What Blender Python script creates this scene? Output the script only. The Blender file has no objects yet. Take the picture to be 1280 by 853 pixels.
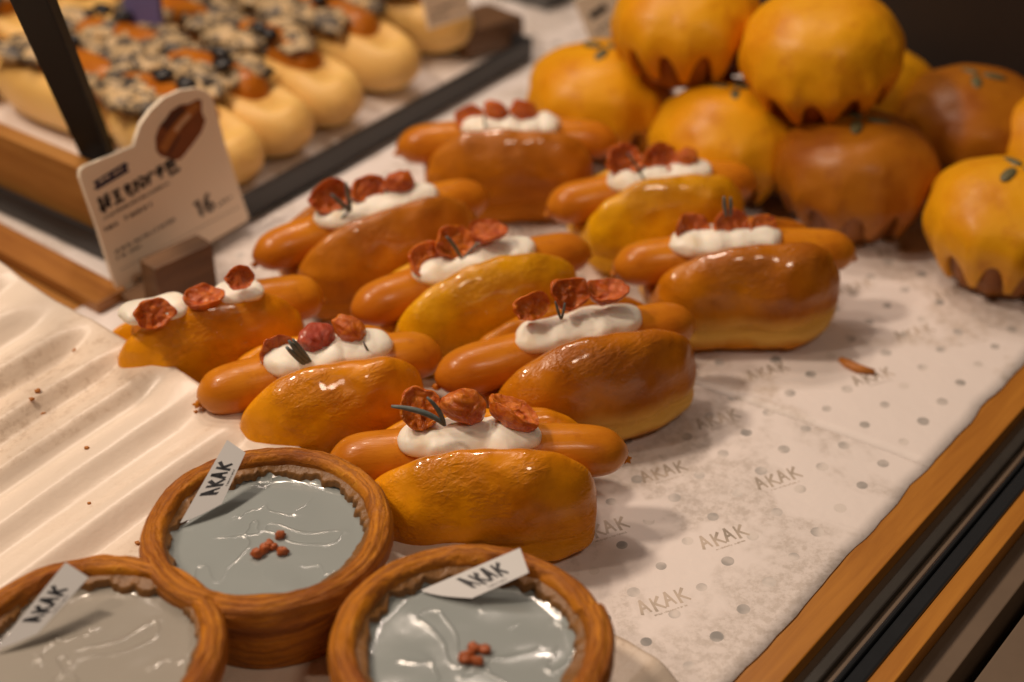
import bpy, math, random
from math import sin, cos, pi, radians, atan2, hypot
from mathutils import Vector, Matrix, noise

# ---------------------------------------------------------------- basics (all lengths in cm, S turns them to metres)
S = 0.01
random.seed(7)
scene = bpy.context.scene
COL = scene.collection
F, PITCH, CAMH = 1900.0, radians(34.6), 50.0      # focal length in photo pixels, tilt, height of the camera

def ray(px, py):
    x = (px - 640) / F; y = -(py - 426.5) / F
    return Vector((x, cos(PITCH) + y * sin(PITCH), -sin(PITCH) + y * cos(PITCH)))

def at(px, py, z=0.0):
    d = ray(px, py); t = (z - CAMH) / d.z
    return Vector((d.x * t, d.y * t, z))

def at_plane(px, py, p0, n):
    d = ray(px, py); o = Vector((0, 0, CAMH))
    return o + d * ((p0 - o).dot(n) / d.dot(n))

AH = radians(39.0)                                  # heading of the counter's long edge
EA = Vector((sin(AH), cos(AH), 0)); EQ = Vector((cos(AH), -sin(AH), 0))
def tp(p, q, z=0.0): return EA * p + EQ * q + Vector((0, 0, z))
def pq(v): return v.dot(EA), v.dot(EQ)

def N3(x, y, z, s=1.0): return noise.noise(Vector((x * s, y * s, z * s)))
def sstep(a, b, x):
    t = max(0.0, min(1.0, (x - a) / (b - a))); return t * t * (3 - 2 * t)

def link(name, verts, faces, mat, parent=None, smooth=True, loc=None, rz=0.0, sub=0, flat_angle=None):
    me = bpy.data.meshes.new(name)
    me.from_pydata([(v[0] * S, v[1] * S, v[2] * S) for v in verts], [], faces)
    me.validate(); me.update()
    if smooth:
        me.polygons.foreach_set('use_smooth', [True] * len(me.polygons))
    o = bpy.data.objects.new(name, me); COL.objects.link(o)
    if mat is not None: me.materials.append(mat)
    if parent is not None: o.parent = parent
    if loc is not None: o.location = Vector(loc) * S
    o.rotation_euler.z = rz
    if sub:
        m = o.modifiers.new('subdiv', 'SUBSURF'); m.levels = sub; m.render_levels = sub
    return o

def empty(name, loc, rz=0.0):
    o = bpy.data.objects.new(name, None); COL.objects.link(o)
    o.location = Vector(loc) * S; o.rotation_euler.z = rz; o.empty_display_size = 0.01
    return o

def tag(o, label, cat=None, group=None, kind=None):
    if label: o['label'] = label
    if cat: o['category'] = cat
    if group: o['group'] = group
    if kind: o['kind'] = kind
    return o

def grid(f, nu, nv, cu=False, cv=False):
    """verts/faces of f(u,v), u and v in 0..1"""
    vs = []; fs = []
    for i in range(nu):
        for j in range(nv):
            vs.append(tuple(f(i / (nu if cu else nu - 1), j / (nv if cv else nv - 1))))
    for i in range(nu if cu else nu - 1):
        for j in range(nv if cv else nv - 1):
            a = i * nv + j; b = ((i + 1) % nu) * nv + j
            c = ((i + 1) % nu) * nv + (j + 1) % nv; d = i * nv + (j + 1) % nv
            fs.append((a, b, c, d))
    return vs, fs

class MB:
    def __init__(s): s.v = []; s.f = []
    def add(s, vs, fs):
        k = len(s.v); s.v += [tuple(v) for v in vs]; s.f += [tuple(i + k for i in f) for f in fs]; return s
    def box(s, c, ax, ay, az):
        """centre and three half-axis vectors"""
        c, ax, ay, az = map(Vector, (c, ax, ay, az)); vs = []
        for i in (-1, 1):
            for j in (-1, 1):
                for k in (-1, 1): vs.append(c + ax * i + ay * j + az * k)
        return s.add(vs, [(0, 1, 3, 2), (4, 6, 7, 5), (0, 4, 5, 1), (2, 3, 7, 6), (0, 2, 6, 4), (1, 5, 7, 3)])
    def prism(s, poly, off):
        """closed polygon of 3-D points pulled along off"""
        n = len(poly); off = Vector(off)
        vs = [Vector(p) for p in poly] + [Vector(p) + off for p in poly]
        fs = [tuple(range(n))[::-1], tuple(range(n, 2 * n))] + [(i, (i + 1) % n, n + (i + 1) % n, n + i) for i in range(n)]
        return s.add(vs, fs)
    def tube(s, pts, rad, n=10, cap=True):
        pts = [Vector(p) for p in pts]; m = len(pts)
        ring = []
        for i, p in enumerate(pts):
            t = (pts[min(i + 1, m - 1)] - pts[max(i - 1, 0)]).normalized()
            up = Vector((0, 0, 1)) if abs(t.z) < 0.9 else Vector((1, 0, 0))
            a = t.cross(up).normalized(); b = a.cross(t)
            r = rad(i / (m - 1)) if callable(rad) else rad
            ring += [p + (a * cos(2 * pi * k / n) + b * sin(2 * pi * k / n)) * r for k in range(n)]
        fs = [(i * n + k, i * n + (k + 1) % n, (i + 1) * n + (k + 1) % n, (i + 1) * n + k) for i in range(m - 1) for k in range(n)]
        if cap: fs += [tuple(range(n))[::-1], tuple(range((m - 1) * n, m * n))]
        return s.add(ring, fs)
    def lump(s, c, rx, ry, rz, seed=0, rough=0.15, nu=12, nv=8, rot=None):
        def f(u, v):
            a = 2 * pi * u; b = pi * v
            d = Vector((cos(a) * sin(b), sin(a) * sin(b), cos(b)))
            k = 1 + rough * noise.noise(d * 1.7 + Vector((seed * 3.1, seed, 0)))*1.6
            w = Vector((d.x * rx * k, d.y * ry * k, d.z * rz * k))
            if rot is not None: w = rot @ w
            return Vector(c) + w
        return s.add(*grid(f, nu, nv, cu=True))
    def build(s, name, mat, parent=None, smooth=True, bevel=0, **k):
        o = link(name, s.v, s.f, mat, parent, smooth, **k)
        if bevel:
            m = o.modifiers.new('bevel', 'BEVEL'); m.width = bevel * S; m.segments = 2; m.limit_method = 'ANGLE'
        return o

# ---------------------------------------------------------------- materials
class NT:
    def __init__(s, name, rough=0.5, base=(0.5, 0.5, 0.5), **kw):
        s.m = bpy.data.materials.new(name); s.m.use_nodes = True
        s.t = s.m.node_tree; s.n = s.t.nodes; s.b = s.n['Principled BSDF']
        s.b.inputs['Roughness'].default_value = rough
        s.b.inputs['Base Color'].default_value = (*base, 1)
        for k, v in kw.items(): s.b.inputs[k].default_value = v
        s.tc = s.n.new('ShaderNodeTexCoord'); s.b.inputs['Subsurface Radius'].default_value = (1.0, 0.55, 0.3)
    def l(s, a, b): s.t.links.new(a, b)
    def coords(s, scale=(1, 1, 1), rot=(0, 0, 0), out='Object'):
        mp = s.n.new('ShaderNodeMapping'); mp.vector_type = 'TEXTURE'; mp.inputs['Scale'].default_value = tuple(1 / c for c in scale); mp.inputs['Rotation'].default_value = rot
        s.l(s.tc.outputs[out], mp.inputs['Vector']); return mp.outputs[0]
    def noise(s, scale, detail=3, rough=0.5, vec=None, dist=0.0):
        """scale: features per cm"""
        x = s.n.new('ShaderNodeTexNoise'); x.inputs['Scale'].default_value = scale * 100
        x.inputs['Detail'].default_value = detail; x.inputs['Roughness'].default_value = rough; x.inputs['Distortion'].default_value = dist
        s.l(vec if vec is not None else s.tc.outputs['Object'], x.inputs['Vector']); return x.outputs['Fac']
    def voro(s, scale, vec=None, feature='F1'):
        x = s.n.new('ShaderNodeTexVoronoi'); x.inputs['Scale'].default_value = scale * 100; x.feature = feature
        s.l(vec if vec is not None else s.tc.outputs['Object'], x.inputs['Vector']); return x.outputs['Distance']
    def ramp(s, fac, stops):
        r = s.n.new('ShaderNodeValToRGB'); e = r.color_ramp.elements
        while len(e) < len(stops): e.new(0.5)
        for k, (p, c) in enumerate(stops):
            e[k].position = p; e[k].color = (*c, 1) if isinstance(c, tuple) else (c, c, c, 1)
        s.l(fac, r.inputs[0]); return r.outputs[0]
    def mix(s, fac, a, b, mode='MIX'):
        x = s.n.new('ShaderNodeMix'); x.data_type = 'RGBA'; x.blend_type = mode
        for v, i in ((fac, 0), (a, 6), (b, 7)):
            if isinstance(v, (int, float)): x.inputs[i].default_value = v
            elif isinstance(v, tuple): x.inputs[i].default_value = (*v, 1)
            else: s.l(v, x.inputs[i])
        return x.outputs[2]
    def math(s, op, a, b=0.0, c=None):
        x = s.n.new('ShaderNodeMath'); x.operation = op
        for i, v in enumerate((a, b) if c is None else (a, b, c)):
            if isinstance(v, (int, float)): x.inputs[i].default_value = v
            else: s.l(v, x.inputs[i])
        return x.outputs[0]
    def axis(s, k):
        x = s.n.new('ShaderNodeSeparateXYZ'); s.l(s.tc.outputs['Object'], x.inputs[0]); return x.outputs[k]
    def rnd(s):
        x = s.n.new('ShaderNodeObjectInfo'); return x.outputs['Random']
    def color(s, c): s.l(c, s.b.inputs['Base Color']); return s
    def rough(s, c): s.l(c, s.b.inputs['Roughness']); return s
    def bump(s, *hs):
        prev = None
        for h, strength, dist in hs:
            b = s.n.new('ShaderNodeBump'); b.inputs['Strength'].default_value = strength; b.inputs['Distance'].default_value = dist * S
            s.l(h, b.inputs['Height'])
            if prev is not None: s.l(prev, b.inputs['Normal'])
            prev = b.outputs[0]
        s.l(prev, s.b.inputs['Normal']); return s

MAT = {}
def bun_mat(name, deep, gold, band, bandamt, gloss=0.22):
    """baked crust: darker sole, paler oven-spring band, golden glazed top"""
    m = NT(name, rough=gloss, **{'Coat Weight': 0.35, 'Coat Roughness': 0.07, 'Specular IOR Level': 0.32, 'Subsurface Weight': 0.05, 'Subsurface Scale': 0.003})
    big = m.noise(0.28, 3, 0.55); fine = m.noise(1.6, 5, 0.6)
    side = m.math('MULTIPLY_ADD', m.axis(0), 5.0, 0.0)                    # one end of each bun baked a little darker
    bake = m.math('ADD', m.math('MULTIPLY_ADD', big, 1.9, -0.52), m.math('ADD', m.math('MULTIPLY_ADD', m.axis(2), 9.0, -0.28), side))
    c = m.mix(m.ramp(bake, [(0.25, 0.0), (0.80, 0.8), (1.1, 1.0)]), gold, tuple(x * 0.86 for x in deep))
    scorch = m.ramp(m.noise(0.55, 6, 0.7, None, 0.5), [(0.56, 0.0), (0.70, 1.0)])
    c = m.mix(m.math('MULTIPLY', scorch, 0.45), c, tuple(x * 0.5 for x in deep))
    c = m.mix(m.math('MULTIPLY', m.ramp(fine, [(0.50, 0.0), (0.75, 1.0)]), 0.3), c, tuple(x * 0.66 for x in deep))
    zz = m.math('ADD', m.math('MULTIPLY', m.axis(2), 100.0), m.math('MULTIPLY_ADD', m.noise(0.35, 3), 1.6, -0.8))   # cm
    bandf = m.ramp(m.math('DIVIDE', zz, 6.0), [(0.10, 0.0), (0.22, 1.0), (0.36, 0.75), (0.5, 0.0)])
    c = m.mix(m.math('MULTIPLY', bandf, bandamt), c, band)
    m.color(c)
    stretch = m.coords((0.5, 1.25, 1.25), (0, 0, 0.35))
    def ridged(sc, p, vec, dist):
        n_ = m.noise(sc, 2, 0.5, vec, dist)
        return m.math('POWER', m.math('SUBTRACT', 1.0, m.math('ABSOLUTE', m.math('MULTIPLY_ADD', n_, 2.0, -1.0))), p)
    pat = m.ramp(m.noise(0.33, 2), [(0.44, 0.0), (0.56, 1.0)])
    wr = m.math('MULTIPLY', ridged(0.75, 9.0, stretch, 0.9), pat)
    wr2 = m.math('MULTIPLY', ridged(1.9, 6.0, stretch, 1.2), pat)
    m.bump((m.noise(0.5, 2, 0.4), 0.35, 0.20), (wr, 0.3, 0.06), (wr2, 0.35, 0.035), (m.math('MULTIPLY', m.noise(2.2, 3, 0.6, stretch, 0.8), pat), 0.75, 0.11), (m.noise(5.5, 4, 0.6), 0.25, 0.025), (m.ramp(m.voro(3.2), [(0.0, 0.0), (0.22, 1.0)]), 0.25, 0.03))
    wash = m.ramp(m.math('MULTIPLY', m.axis(2), 16.0), [(0.50, 0.0), (0.82, 1.0)])
    m.l(m.math('MULTIPLY', m.math('MULTIPLY_ADD', pat, 0.95, 0.08), wash), m.b.inputs['Coat Weight'])
    m.l(m.math('MULTIPLY_ADD', wash, 0.26, 0.08), m.b.inputs['Specular IOR Level'])
    m.rough(m.ramp(m.noise(0.7, 4), [(0.35, gloss * 0.9), (0.7, gloss + 0.22)]))
    MAT[name] = m.m
bun_mat('crust_amber', (0.64, 0.19, 0.004), (0.86, 0.34, 0.005), (0.66, 0.30, 0.03), 0.35)
bun_mat('crust_brown', (0.40, 0.105, 0.005), (0.60, 0.205, 0.006), (0.80, 0.46, 0.10), 0.9)
bun_mat('crust_yellow', (0.66, 0.26, 0.004), (0.84, 0.42, 0.006), (0.70, 0.38, 0.05), 0.5)
bun_mat('crust_tan', (0.42, 0.125, 0.007), (0.56, 0.19, 0.009), (0.42, 0.16, 0.02), 0.3, 0.30)

def mk_sausage():
    m = NT('sausage_skin', rough=0.3, **{'Coat Weight': 0.12, 'Coat Roughness': 0.10, 'Specular IOR Level': 0.25, 'Subsurface Weight': 0.06, 'Subsurface Scale': 0.004})
    n = m.noise(0.35, 3)
    c = m.mix(m.ramp(n, [(0.35, 0.0), (0.65, 1.0)]), (0.68, 0.255, 0.012), (0.54, 0.165, 0.008))
    c = m.mix(m.math('MULTIPLY', m.ramp(m.rnd(), [(0.0, 0.0), (1.0, 1.0)]), 0.35), c, (0.50, 0.145, 0.010))
    end_ = m.ramp(m.math('ABSOLUTE', m.axis(0)), [(0.052, 0.0), (0.074, 1.0)])
    c = m.mix(m.math('MULTIPLY', end_, 0.45), c, (0.40, 0.105, 0.008))
    c = m.mix(m.math('MULTIPLY', m.ramp(m.noise(1.4, 5, 0.7), [(0.55, 0.0), (0.72, 1.0)]), 0.35), c, (0.34, 0.09, 0.008))
    m.color(c)
    m.bump((m.noise(1.2, 5, 0.65, m.coords((0.3, 1.6, 1.6))), 0.4, 0.10), (m.noise(6, 3), 0.1, 0.02))
    MAT['sausage'] = m.m
mk_sausage()
def mk_cream():
    m = NT('piped_cream', rough=0.42, base=(0.92, 0.86, 0.74), **{'Subsurface Weight': 0.25, 'Subsurface Scale': 0.006})
    oil = m.ramp(m.noise(0.5, 3), [(0.60, 0.0), (0.74, 1.0)])
    m.color(m.mix(m.math('MULTIPLY', oil, 0.35), (0.92, 0.87, 0.76), (0.84, 0.56, 0.24)))
    m.bump((m.noise(1.0, 4), 0.25, 0.10))
    MAT['cream'] = m.m
mk_cream()
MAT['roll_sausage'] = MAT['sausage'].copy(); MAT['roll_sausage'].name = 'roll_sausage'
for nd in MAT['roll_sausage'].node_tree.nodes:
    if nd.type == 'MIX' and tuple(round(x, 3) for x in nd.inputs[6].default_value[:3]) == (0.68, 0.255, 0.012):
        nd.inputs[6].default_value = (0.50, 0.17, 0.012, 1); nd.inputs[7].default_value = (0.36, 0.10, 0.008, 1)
def mk_tomato(name, a, b):
    m = NT(name, rough=0.24, **{'Coat Weight': 0.2, 'Coat Roughness': 0.12, 'Subsurface Weight': 0.08, 'Subsurface Scale': 0.003})
    w = m.noise(1.7, 6, 0.68, None, 1.0)
    m.color(m.mix(m.ramp(w, [(0.35, 0.0), (0.68, 1.0)]), a, b))
    m.bump((w, 1.0, 0.22), (m.voro(3.0), 0.3, 0.05))
    MAT[name] = m.m
mk_tomato('tomato_orange', (0.54, 0.085, 0.006), (0.82, 0.25, 0.014))
mk_tomato('tomato_red', (0.42, 0.045, 0.018), (0.52, 0.085, 0.028))
mk_tomato('tomato_dark', (0.44, 0.055, 0.006), (0.74, 0.19, 0.013))
def mk_leaf():
    m = NT('rosemary_leaf', rough=0.5)
    m.color(m.mix(m.noise(3, 3), (0.07, 0.095, 0.09), (0.20, 0.235, 0.225))); MAT['leaf'] = m.m
mk_leaf()
def mk_pumpkin(name, a, b, c):
    m = NT(name, rough=0.45, **{'Coat Weight': 0.08, 'Coat Roughness': 0.25, 'Specular IOR Level': 0.3, 'Subsurface Weight': 0.05, 'Subsurface Scale': 0.004})
    z = m.math('DIVIDE', m.math('MULTIPLY', m.axis(2), 100.0), 9.0)
    f = m.math('ADD', m.ramp(m.noise(0.2, 4, 0.6), [(0.3, 0.0), (0.7, 1.0)]), m.math('MULTIPLY_ADD', z, 0.5, -0.3))
    col = m.mix(m.ramp(f, [(0.25, 0.0), (0.95, 1.0)]), a, b)
    col = m.mix(m.ramp(m.noise(0.55, 5, 0.65), [(0.50, 0.0), (0.78, 0.8)]), col, c)
    m.color(col)
    m.bump((m.noise(0.45, 4), 0.5, 0.25), (m.noise(3.0, 4, 0.6), 0.25, 0.05), (m.ramp(m.voro(0.35), [(0.0, 0.0), (0.16, 1.0)]), 0.35, 0.10))
    MAT[name] = m.m
mk_pumpkin('pumpkin_yellow', (0.78, 0.36, 0.005), (0.70, 0.27, 0.004), (0.54, 0.17, 0.005))
mk_pumpkin('pumpkin_brown', (0.42, 0.145, 0.006), (0.30, 0.08, 0.005), (0.26, 0.065, 0.005))
mk_pumpkin('pumpkin_base', (0.32, 0.105, 0.008), (0.21, 0.06, 0.006), (0.15, 0.04, 0.005))
def simple(name, base, rough=0.5, vary=0.25, scale=0.6, bump=0.2, bd=0.05, **kw):
    m = NT(name, rough=rough, **kw)
    m.color(m.mix(m.noise(scale, 5, 0.6), tuple(x * (1 - vary) for x in base), tuple(min(1, x * (1 + vary)) for x in base)))
    if bump: m.bump((m.noise(scale * 4, 4, 0.6), bump, bd))
    MAT[name] = m.m; return m
simple('seed', (0.13, 0.115, 0.05), 0.45, 0.35, 2.0)
simple('black_metal', (0.018, 0.018, 0.020), 0.38, 0.2, 1.0, 0.05)
simple('rail_metal', (0.075, 0.068, 0.060), 0.28, 0.2, 1.0, 0.05, **{'Metallic': 0.5})
simple('black_gloss', (0.02, 0.022, 0.025), 0.16, 0.15, 1.0, 0.0)
simple('post_metal', (0.004, 0.004, 0.0045), 0.6, 0.2, 1.0, 0.05, **{'Specular IOR Level': 0.15})
simple('brown_panel', (0.15, 0.105, 0.070), 0.5, 0.2, 0.4, 0.1)
simple('dark_panel', (0.020, 0.013, 0.010), 0.6, 0.3, 0.1, 0.05)
simple('rod_metal', (0.16, 0.14, 0.12), 0.45, 0.1, 1.0, 0.0)
simple('card', (0.93, 0.82, 0.66), 0.45, 0.03, 0.3, 0.03)
simple('tag_card', (0.66, 0.67, 0.68), 0.5, 0.03, 1.0, 0.03)
simple('ink', (0.020, 0.022, 0.030), 0.5, 0.1, 1.0, 0.0)
simple('ink_navy', (0.018, 0.022, 0.065), 0.5, 0.1, 1.0, 0.0)
simple('ink_grey', (0.10, 0.085, 0.08), 0.5, 0.1, 1.0, 0.0)
simple('pic_brown', (0.20, 0.055, 0.012), 0.5, 0.35, 1.2, 0.0)
simple('pic_orange', (0.40, 0.15, 0.03), 0.5, 0.3, 1.2, 0.0)
simple('pic_dark', (0.07, 0.018, 0.010), 0.5, 0.4, 2.0, 0.0)
simple('pic_cream', (0.60, 0.42, 0.26), 0.5, 0.1, 1.2, 0.0)
simple('blue_plastic', (0.16, 0.14, 0.34), 0.4, 0.2, 0.5, 0.0)
simple('grey_plastic', (0.10, 0.10, 0.10), 0.5, 0.2, 0.5, 0.0)
simple('flake', (0.48, 0.17, 0.025), 0.5, 0.35, 3.0, 0.4)
simple('nut', (0.40, 0.10, 0.025), 0.4, 0.4, 4.0, 0.5)
simple('olive_black', (0.015, 0.013, 0.014), 0.4, 0.3, 2.0, 0.2)
def mk_dough():
    m = NT('dough', rough=0.5, **{'Subsurface Weight': 0.1, 'Subsurface Scale': 0.004})
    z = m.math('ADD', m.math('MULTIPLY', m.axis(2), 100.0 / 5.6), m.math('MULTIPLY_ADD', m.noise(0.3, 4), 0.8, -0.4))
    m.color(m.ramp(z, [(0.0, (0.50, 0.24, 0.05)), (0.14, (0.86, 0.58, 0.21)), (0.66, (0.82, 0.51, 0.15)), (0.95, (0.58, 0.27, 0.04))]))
    m.bump((m.noise(0.6, 4), 0.3, 0.15)); MAT['dough'] = m.m
mk_dough()
def mk_topping():
    m = NT('seaweed_topping', rough=0.5)
    m.color(m.ramp(m.noise(0.9, 4, 0.7, None, 0.8), [(0.40, (0.03, 0.026, 0.024)), (0.47, (0.16, 0.12, 0.08)), (0.56, (0.62, 0.45, 0.24)), (0.74, (0.52, 0.28, 0.09))]))
    m.bump((m.noise(1.2, 4), 0.7, 0.3)); MAT['topping'] = m.m
mk_topping()
def mk_wood(name, a, b, rot=0.0, rough=0.4):
    m = NT(name, rough=rough)
    v = m.coords((0.12, 1.6, 1.6), (0, 0, rot))
    g = m.noise(0.9, 6, 0.62, v, 0.5)
    m.color(m.mix(m.ramp(g, [(0.32, 0.0), (0.68, 1.0)]), a, b)); m.bump((g, 0.15, 0.04)); MAT[name] = m.m
ROTA = pi / 2 - AH                                   # direction of the counter edge, and across it: -AH
mk_wood('wood_edge', (0.50, 0.21, 0.030), (0.36, 0.135, 0.018), ROTA, 0.35)
mk_wood('wood_strip', (0.40, 0.17, 0.035), (0.24, 0.085, 0.016), -AH)
mk_wood('wood_light', (0.46, 0.22, 0.055), (0.34, 0.14, 0.03), -AH)
mk_wood('wood_dark', (0.13, 0.06, 0.025), (0.075, 0.033, 0.014), ROTA, 0.45)
mk_wood('wood_block', (0.17, 0.085, 0.036), (0.10, 0.048, 0.02), ROTA, 0.55)
def mk_paper(name, base, greasy, amt, thr):
    m = NT(name, rough=0.55, **{'Sheen Weight': 0.05})
    blot = m.ramp(m.noise(0.085, 5, 0.62, m.coords((1.0, 1.0, 1.0), (0, 0, 0.3)), 0.4), [(thr, 0.0), (thr + 0.05, 1.0)])
    speck = m.ramp(m.noise(1.9, 6, 0.8), [(0.44, 0.0), (0.58, 1.0)])
    f = m.math('MULTIPLY', blot, m.math('MULTIPLY_ADD', speck, 0.75, 0.25))
    c = m.mix(m.math('MULTIPLY', m.noise(0.22, 4, 0.55), 0.22), base, tuple(x * 0.82 for x in base))
    c = m.mix(m.math('MULTIPLY', f, amt), c, greasy)
    m.color(c)
    m.bump((m.noise(0.16, 5, 0.55), 0.4, 0.5), (m.noise(7, 3), 0.1, 0.02))
    m.rough(m.ramp(f, [(0.0, 0.6), (1.0, 0.34)]))
    MAT[name] = m.m
mk_paper('printed_paper', (0.84, 0.77, 0.74), (0.52, 0.455, 0.40), 0.68, 0.50)
mk_paper('back_paper', (0.84, 0.77, 0.74), (0.50, 0.42, 0.34), 0.6, 0.54)
def mk_tartpaper():
    m = NT('greaseproof_paper', rough=0.36, **{'Coat Weight': 0.2, 'Coat Roughness': 0.25})
    long = m.coords((0.12, 1.0, 1.0), (0, 0, ROTA))
    f = m.ramp(m.noise(0.16, 5, 0.65, long, 0.3), [(0.52, 0.0), (0.62, 1.0)])
    sp = m.ramp(m.noise(1.6, 5, 0.75), [(0.5, 0.0), (0.62, 1.0)])
    c = m.mix(m.math('MULTIPLY', f, 0.22), (0.80, 0.69, 0.58), (0.66, 0.46, 0.28))
    c = m.mix(m.math('MULTIPLY', m.math('MULTIPLY', f, sp), 0.4), c, (0.40, 0.27, 0.17))
    m.color(c)
    m.bump((m.noise(0.5, 3, 0.5, long), 0.35, 0.25), (m.noise(0.35, 5, 0.6), 0.45, 0.20), (m.noise(1.8, 5, 0.65), 0.3, 0.05)); MAT['tart_paper'] = m.m
mk_tartpaper()
def mk_ink(name, a, b):
    m = NT(name, rough=0.5)
    m.color(m.mix(m.ramp(m.noise(0.5, 3), [(0.40, 0.0), (0.64, 1.0)]), a, b)); MAT[name] = m.m
mk_ink('print_letters', (0.58, 0.49, 0.41), (0.34, 0.29, 0.24))
mk_ink('print_dots', (0.74, 0.68, 0.64), (0.30, 0.29, 0.28))
def mk_crust():
    m = NT('tart_pastry', rough=0.5, **{'Specular IOR Level': 0.3})
    # laminated layers: rings in height and radius, wandering
    sx = m.n.new('ShaderNodeSeparateXYZ'); m.l(m.tc.outputs['Object'], sx.inputs[0])
    r = m.math('SQRT', m.math('ADD', m.math('MULTIPLY', sx.outputs[0], sx.outputs[0]), m.math('MULTIPLY', sx.outputs[1], sx.outputs[1])))
    wob = m.noise(0.20, 2)
    k = m.math('ADD', m.math('ADD', m.math('MULTIPLY', r, 100.0), m.math('MULTIPLY', sx.outputs[2], -75.0)), m.math('ADD', m.math('MULTIPLY', wob, 0.9), m.math('MULTIPLY', m.noise(1.3, 3), 0.30)))
    comb = m.n.new('ShaderNodeCombineXYZ'); m.l(m.math('MULTIPLY', k, 0.01), comb.inputs[0])
    m.l(m.math('MULTIPLY', wob, 0.004), comb.inputs[1])
    lay = m.noise(8.0, 3, 0.6, comb.outputs[0])
    big = m.noise(0.3, 4, 0.6)
    c = m.mix(m.ramp(big, [(0.35, 0.0), (0.66, 1.0)]), (0.56, 0.20, 0.008), (0.32, 0.09, 0.006))
    c = m.mix(m.math('MULTIPLY', m.ramp(lay, [(0.44, 0.0), (0.60, 1.0)]), 0.6), c, (0.15, 0.038, 0.005))
    c = m.mix(m.math('MULTIPLY', m.ramp(lay, [(0.28, 1.0), (0.40, 0.0)]), 0.6), c, (0.72, 0.33, 0.03))
    m.color(c)
    m.bump((lay, 1.0, 0.11), (m.noise(2.5, 5, 0.7), 0.7, 0.14)); MAT['tart_crust'] = m.m
mk_crust()
simple('tart_inner', (0.22, 0.10, 0.025), 0.4, 0.5, 1.5, 0.5, 0.1)
def mk_glaze(name, base):
    m = NT(name, rough=0.12, base=base, **{'Coat Weight': 0.6, 'Coat Roughness': 0.015, 'Specular IOR Level': 0.5})
    m.color(m.mix(m.noise(0.25, 3), base, tuple(x * 0.85 for x in base)))
    def lines(sc, p, d):
        return m.math('POWER', m.math('SUBTRACT', 1.0, m.math('ABSOLUTE', m.math('MULTIPLY_ADD', m.noise(sc, 1, 0.4, None, d), 2.0, -1.0))), p)
    msk = m.ramp(m.noise(0.28, 2), [(0.42, 0.0), (0.52, 1.0)])
    rip = m.math('MULTIPLY', lines(0.42, 24.0, 0.7), msk)
    m.bump((m.noise(0.5, 2, 0.4), 0.3, 0.12), (rip, 0.75, 0.055)); MAT[name] = m.m
mk_glaze('glaze_grey', (0.33, 0.37, 0.37))
mk_glaze('glaze_reflect_beige', (0.38, 0.355, 0.31))  # same glaze with its warm reflection painted in as a beige tint

# ---------------------------------------------------------------- 2-D strokes for lettering
def ribbon(pts, w, w1=None):
    """flat polygon strip along 2-D points"""
    w1 = w if w1 is None else w1; vs = []; fs = []; n = len(pts)
    for i, (x, y) in enumerate(pts):
        a = pts[max(i - 1, 0)]; b = pts[min(i + 1, n - 1)]
        dx, dy = b[0] - a[0], b[1] - a[1]; d = hypot(dx, dy) or 1
        ww = (w + (w1 - w) * i / max(1, n - 1)) / 2
        vs += [(x - dy / d * ww, y + dx / d * ww), (x + dy / d * ww, y - dx / d * ww)]
    for i in range(n - 1): fs.append((2 * i, 2 * i + 1, 2 * i + 3, 2 * i + 2))
    return vs, fs
GLY = {'A': [[(0.02, 0), (0.42, 1.0)], [(0.40, 1.0), (0.66, 0.02)], [(0.14, 0.38), (0.62, 0.42)]],
       'K': [[(0.08, 0), (0.18, 1.0)], [(0.72, 0.98), (0.14, 0.46)], [(0.26, 0.54), (0.76, 0.06)]]}
def word(s='AKAK', w=0.16):
    """hand-lettered word, cap height 1; list of (verts2d, faces)"""
    out = []; x = 0.0
    for k, ch in enumerate(s):
        for st in GLY[ch]:
            dy = (0.05, -0.03, 0.06, 0.0)[k % 4]
            out.append(ribbon([(x + a * 0.95, b + dy) for a, b in st], w * 1.15, w * 0.8))
        x += 0.86 if ch == 'A' else 0.80
    return out, x
def mapped(mb, shapes, fn):
    for vs, fs in shapes: mb.add([fn(x, y) for x, y in vs], fs)
def disc2(cx, cy, rx, ry, rot=0, n=14):
    vs = [(cx + rx * cos(2 * pi * k / n) * cos(rot) - ry * sin(2 * pi * k / n) * sin(rot), cy + rx * cos(2 * pi * k / n) * sin(rot) + ry * sin(2 * pi * k / n) * cos(rot)) for k in range(n)]
    return vs, [tuple(range(n))]
def ticks(x0, x1, y, h, seed, w=0.03, gap=0.5):
    """illegibly small print: a line of minute upright strokes"""
    r = random.Random(seed); out = []; x = x0
    while x < x1:
        if r.random() > 0.14:
            hh = h * r.uniform(0.6, 1.0)
            out.append(ribbon([(x, y), (x + r.uniform(-.3, .3) * h, y + hh)], w))
            if r.random() > 0.4: out.append(ribbon([(x - h * .2, y + hh * r.choice((0.1, .5, .9))), (x + h * .45, y + hh * r.choice((.1, .5, .9)))], w))
        x += h * (gap + r.uniform(0, 0.35))
    return out

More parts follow.
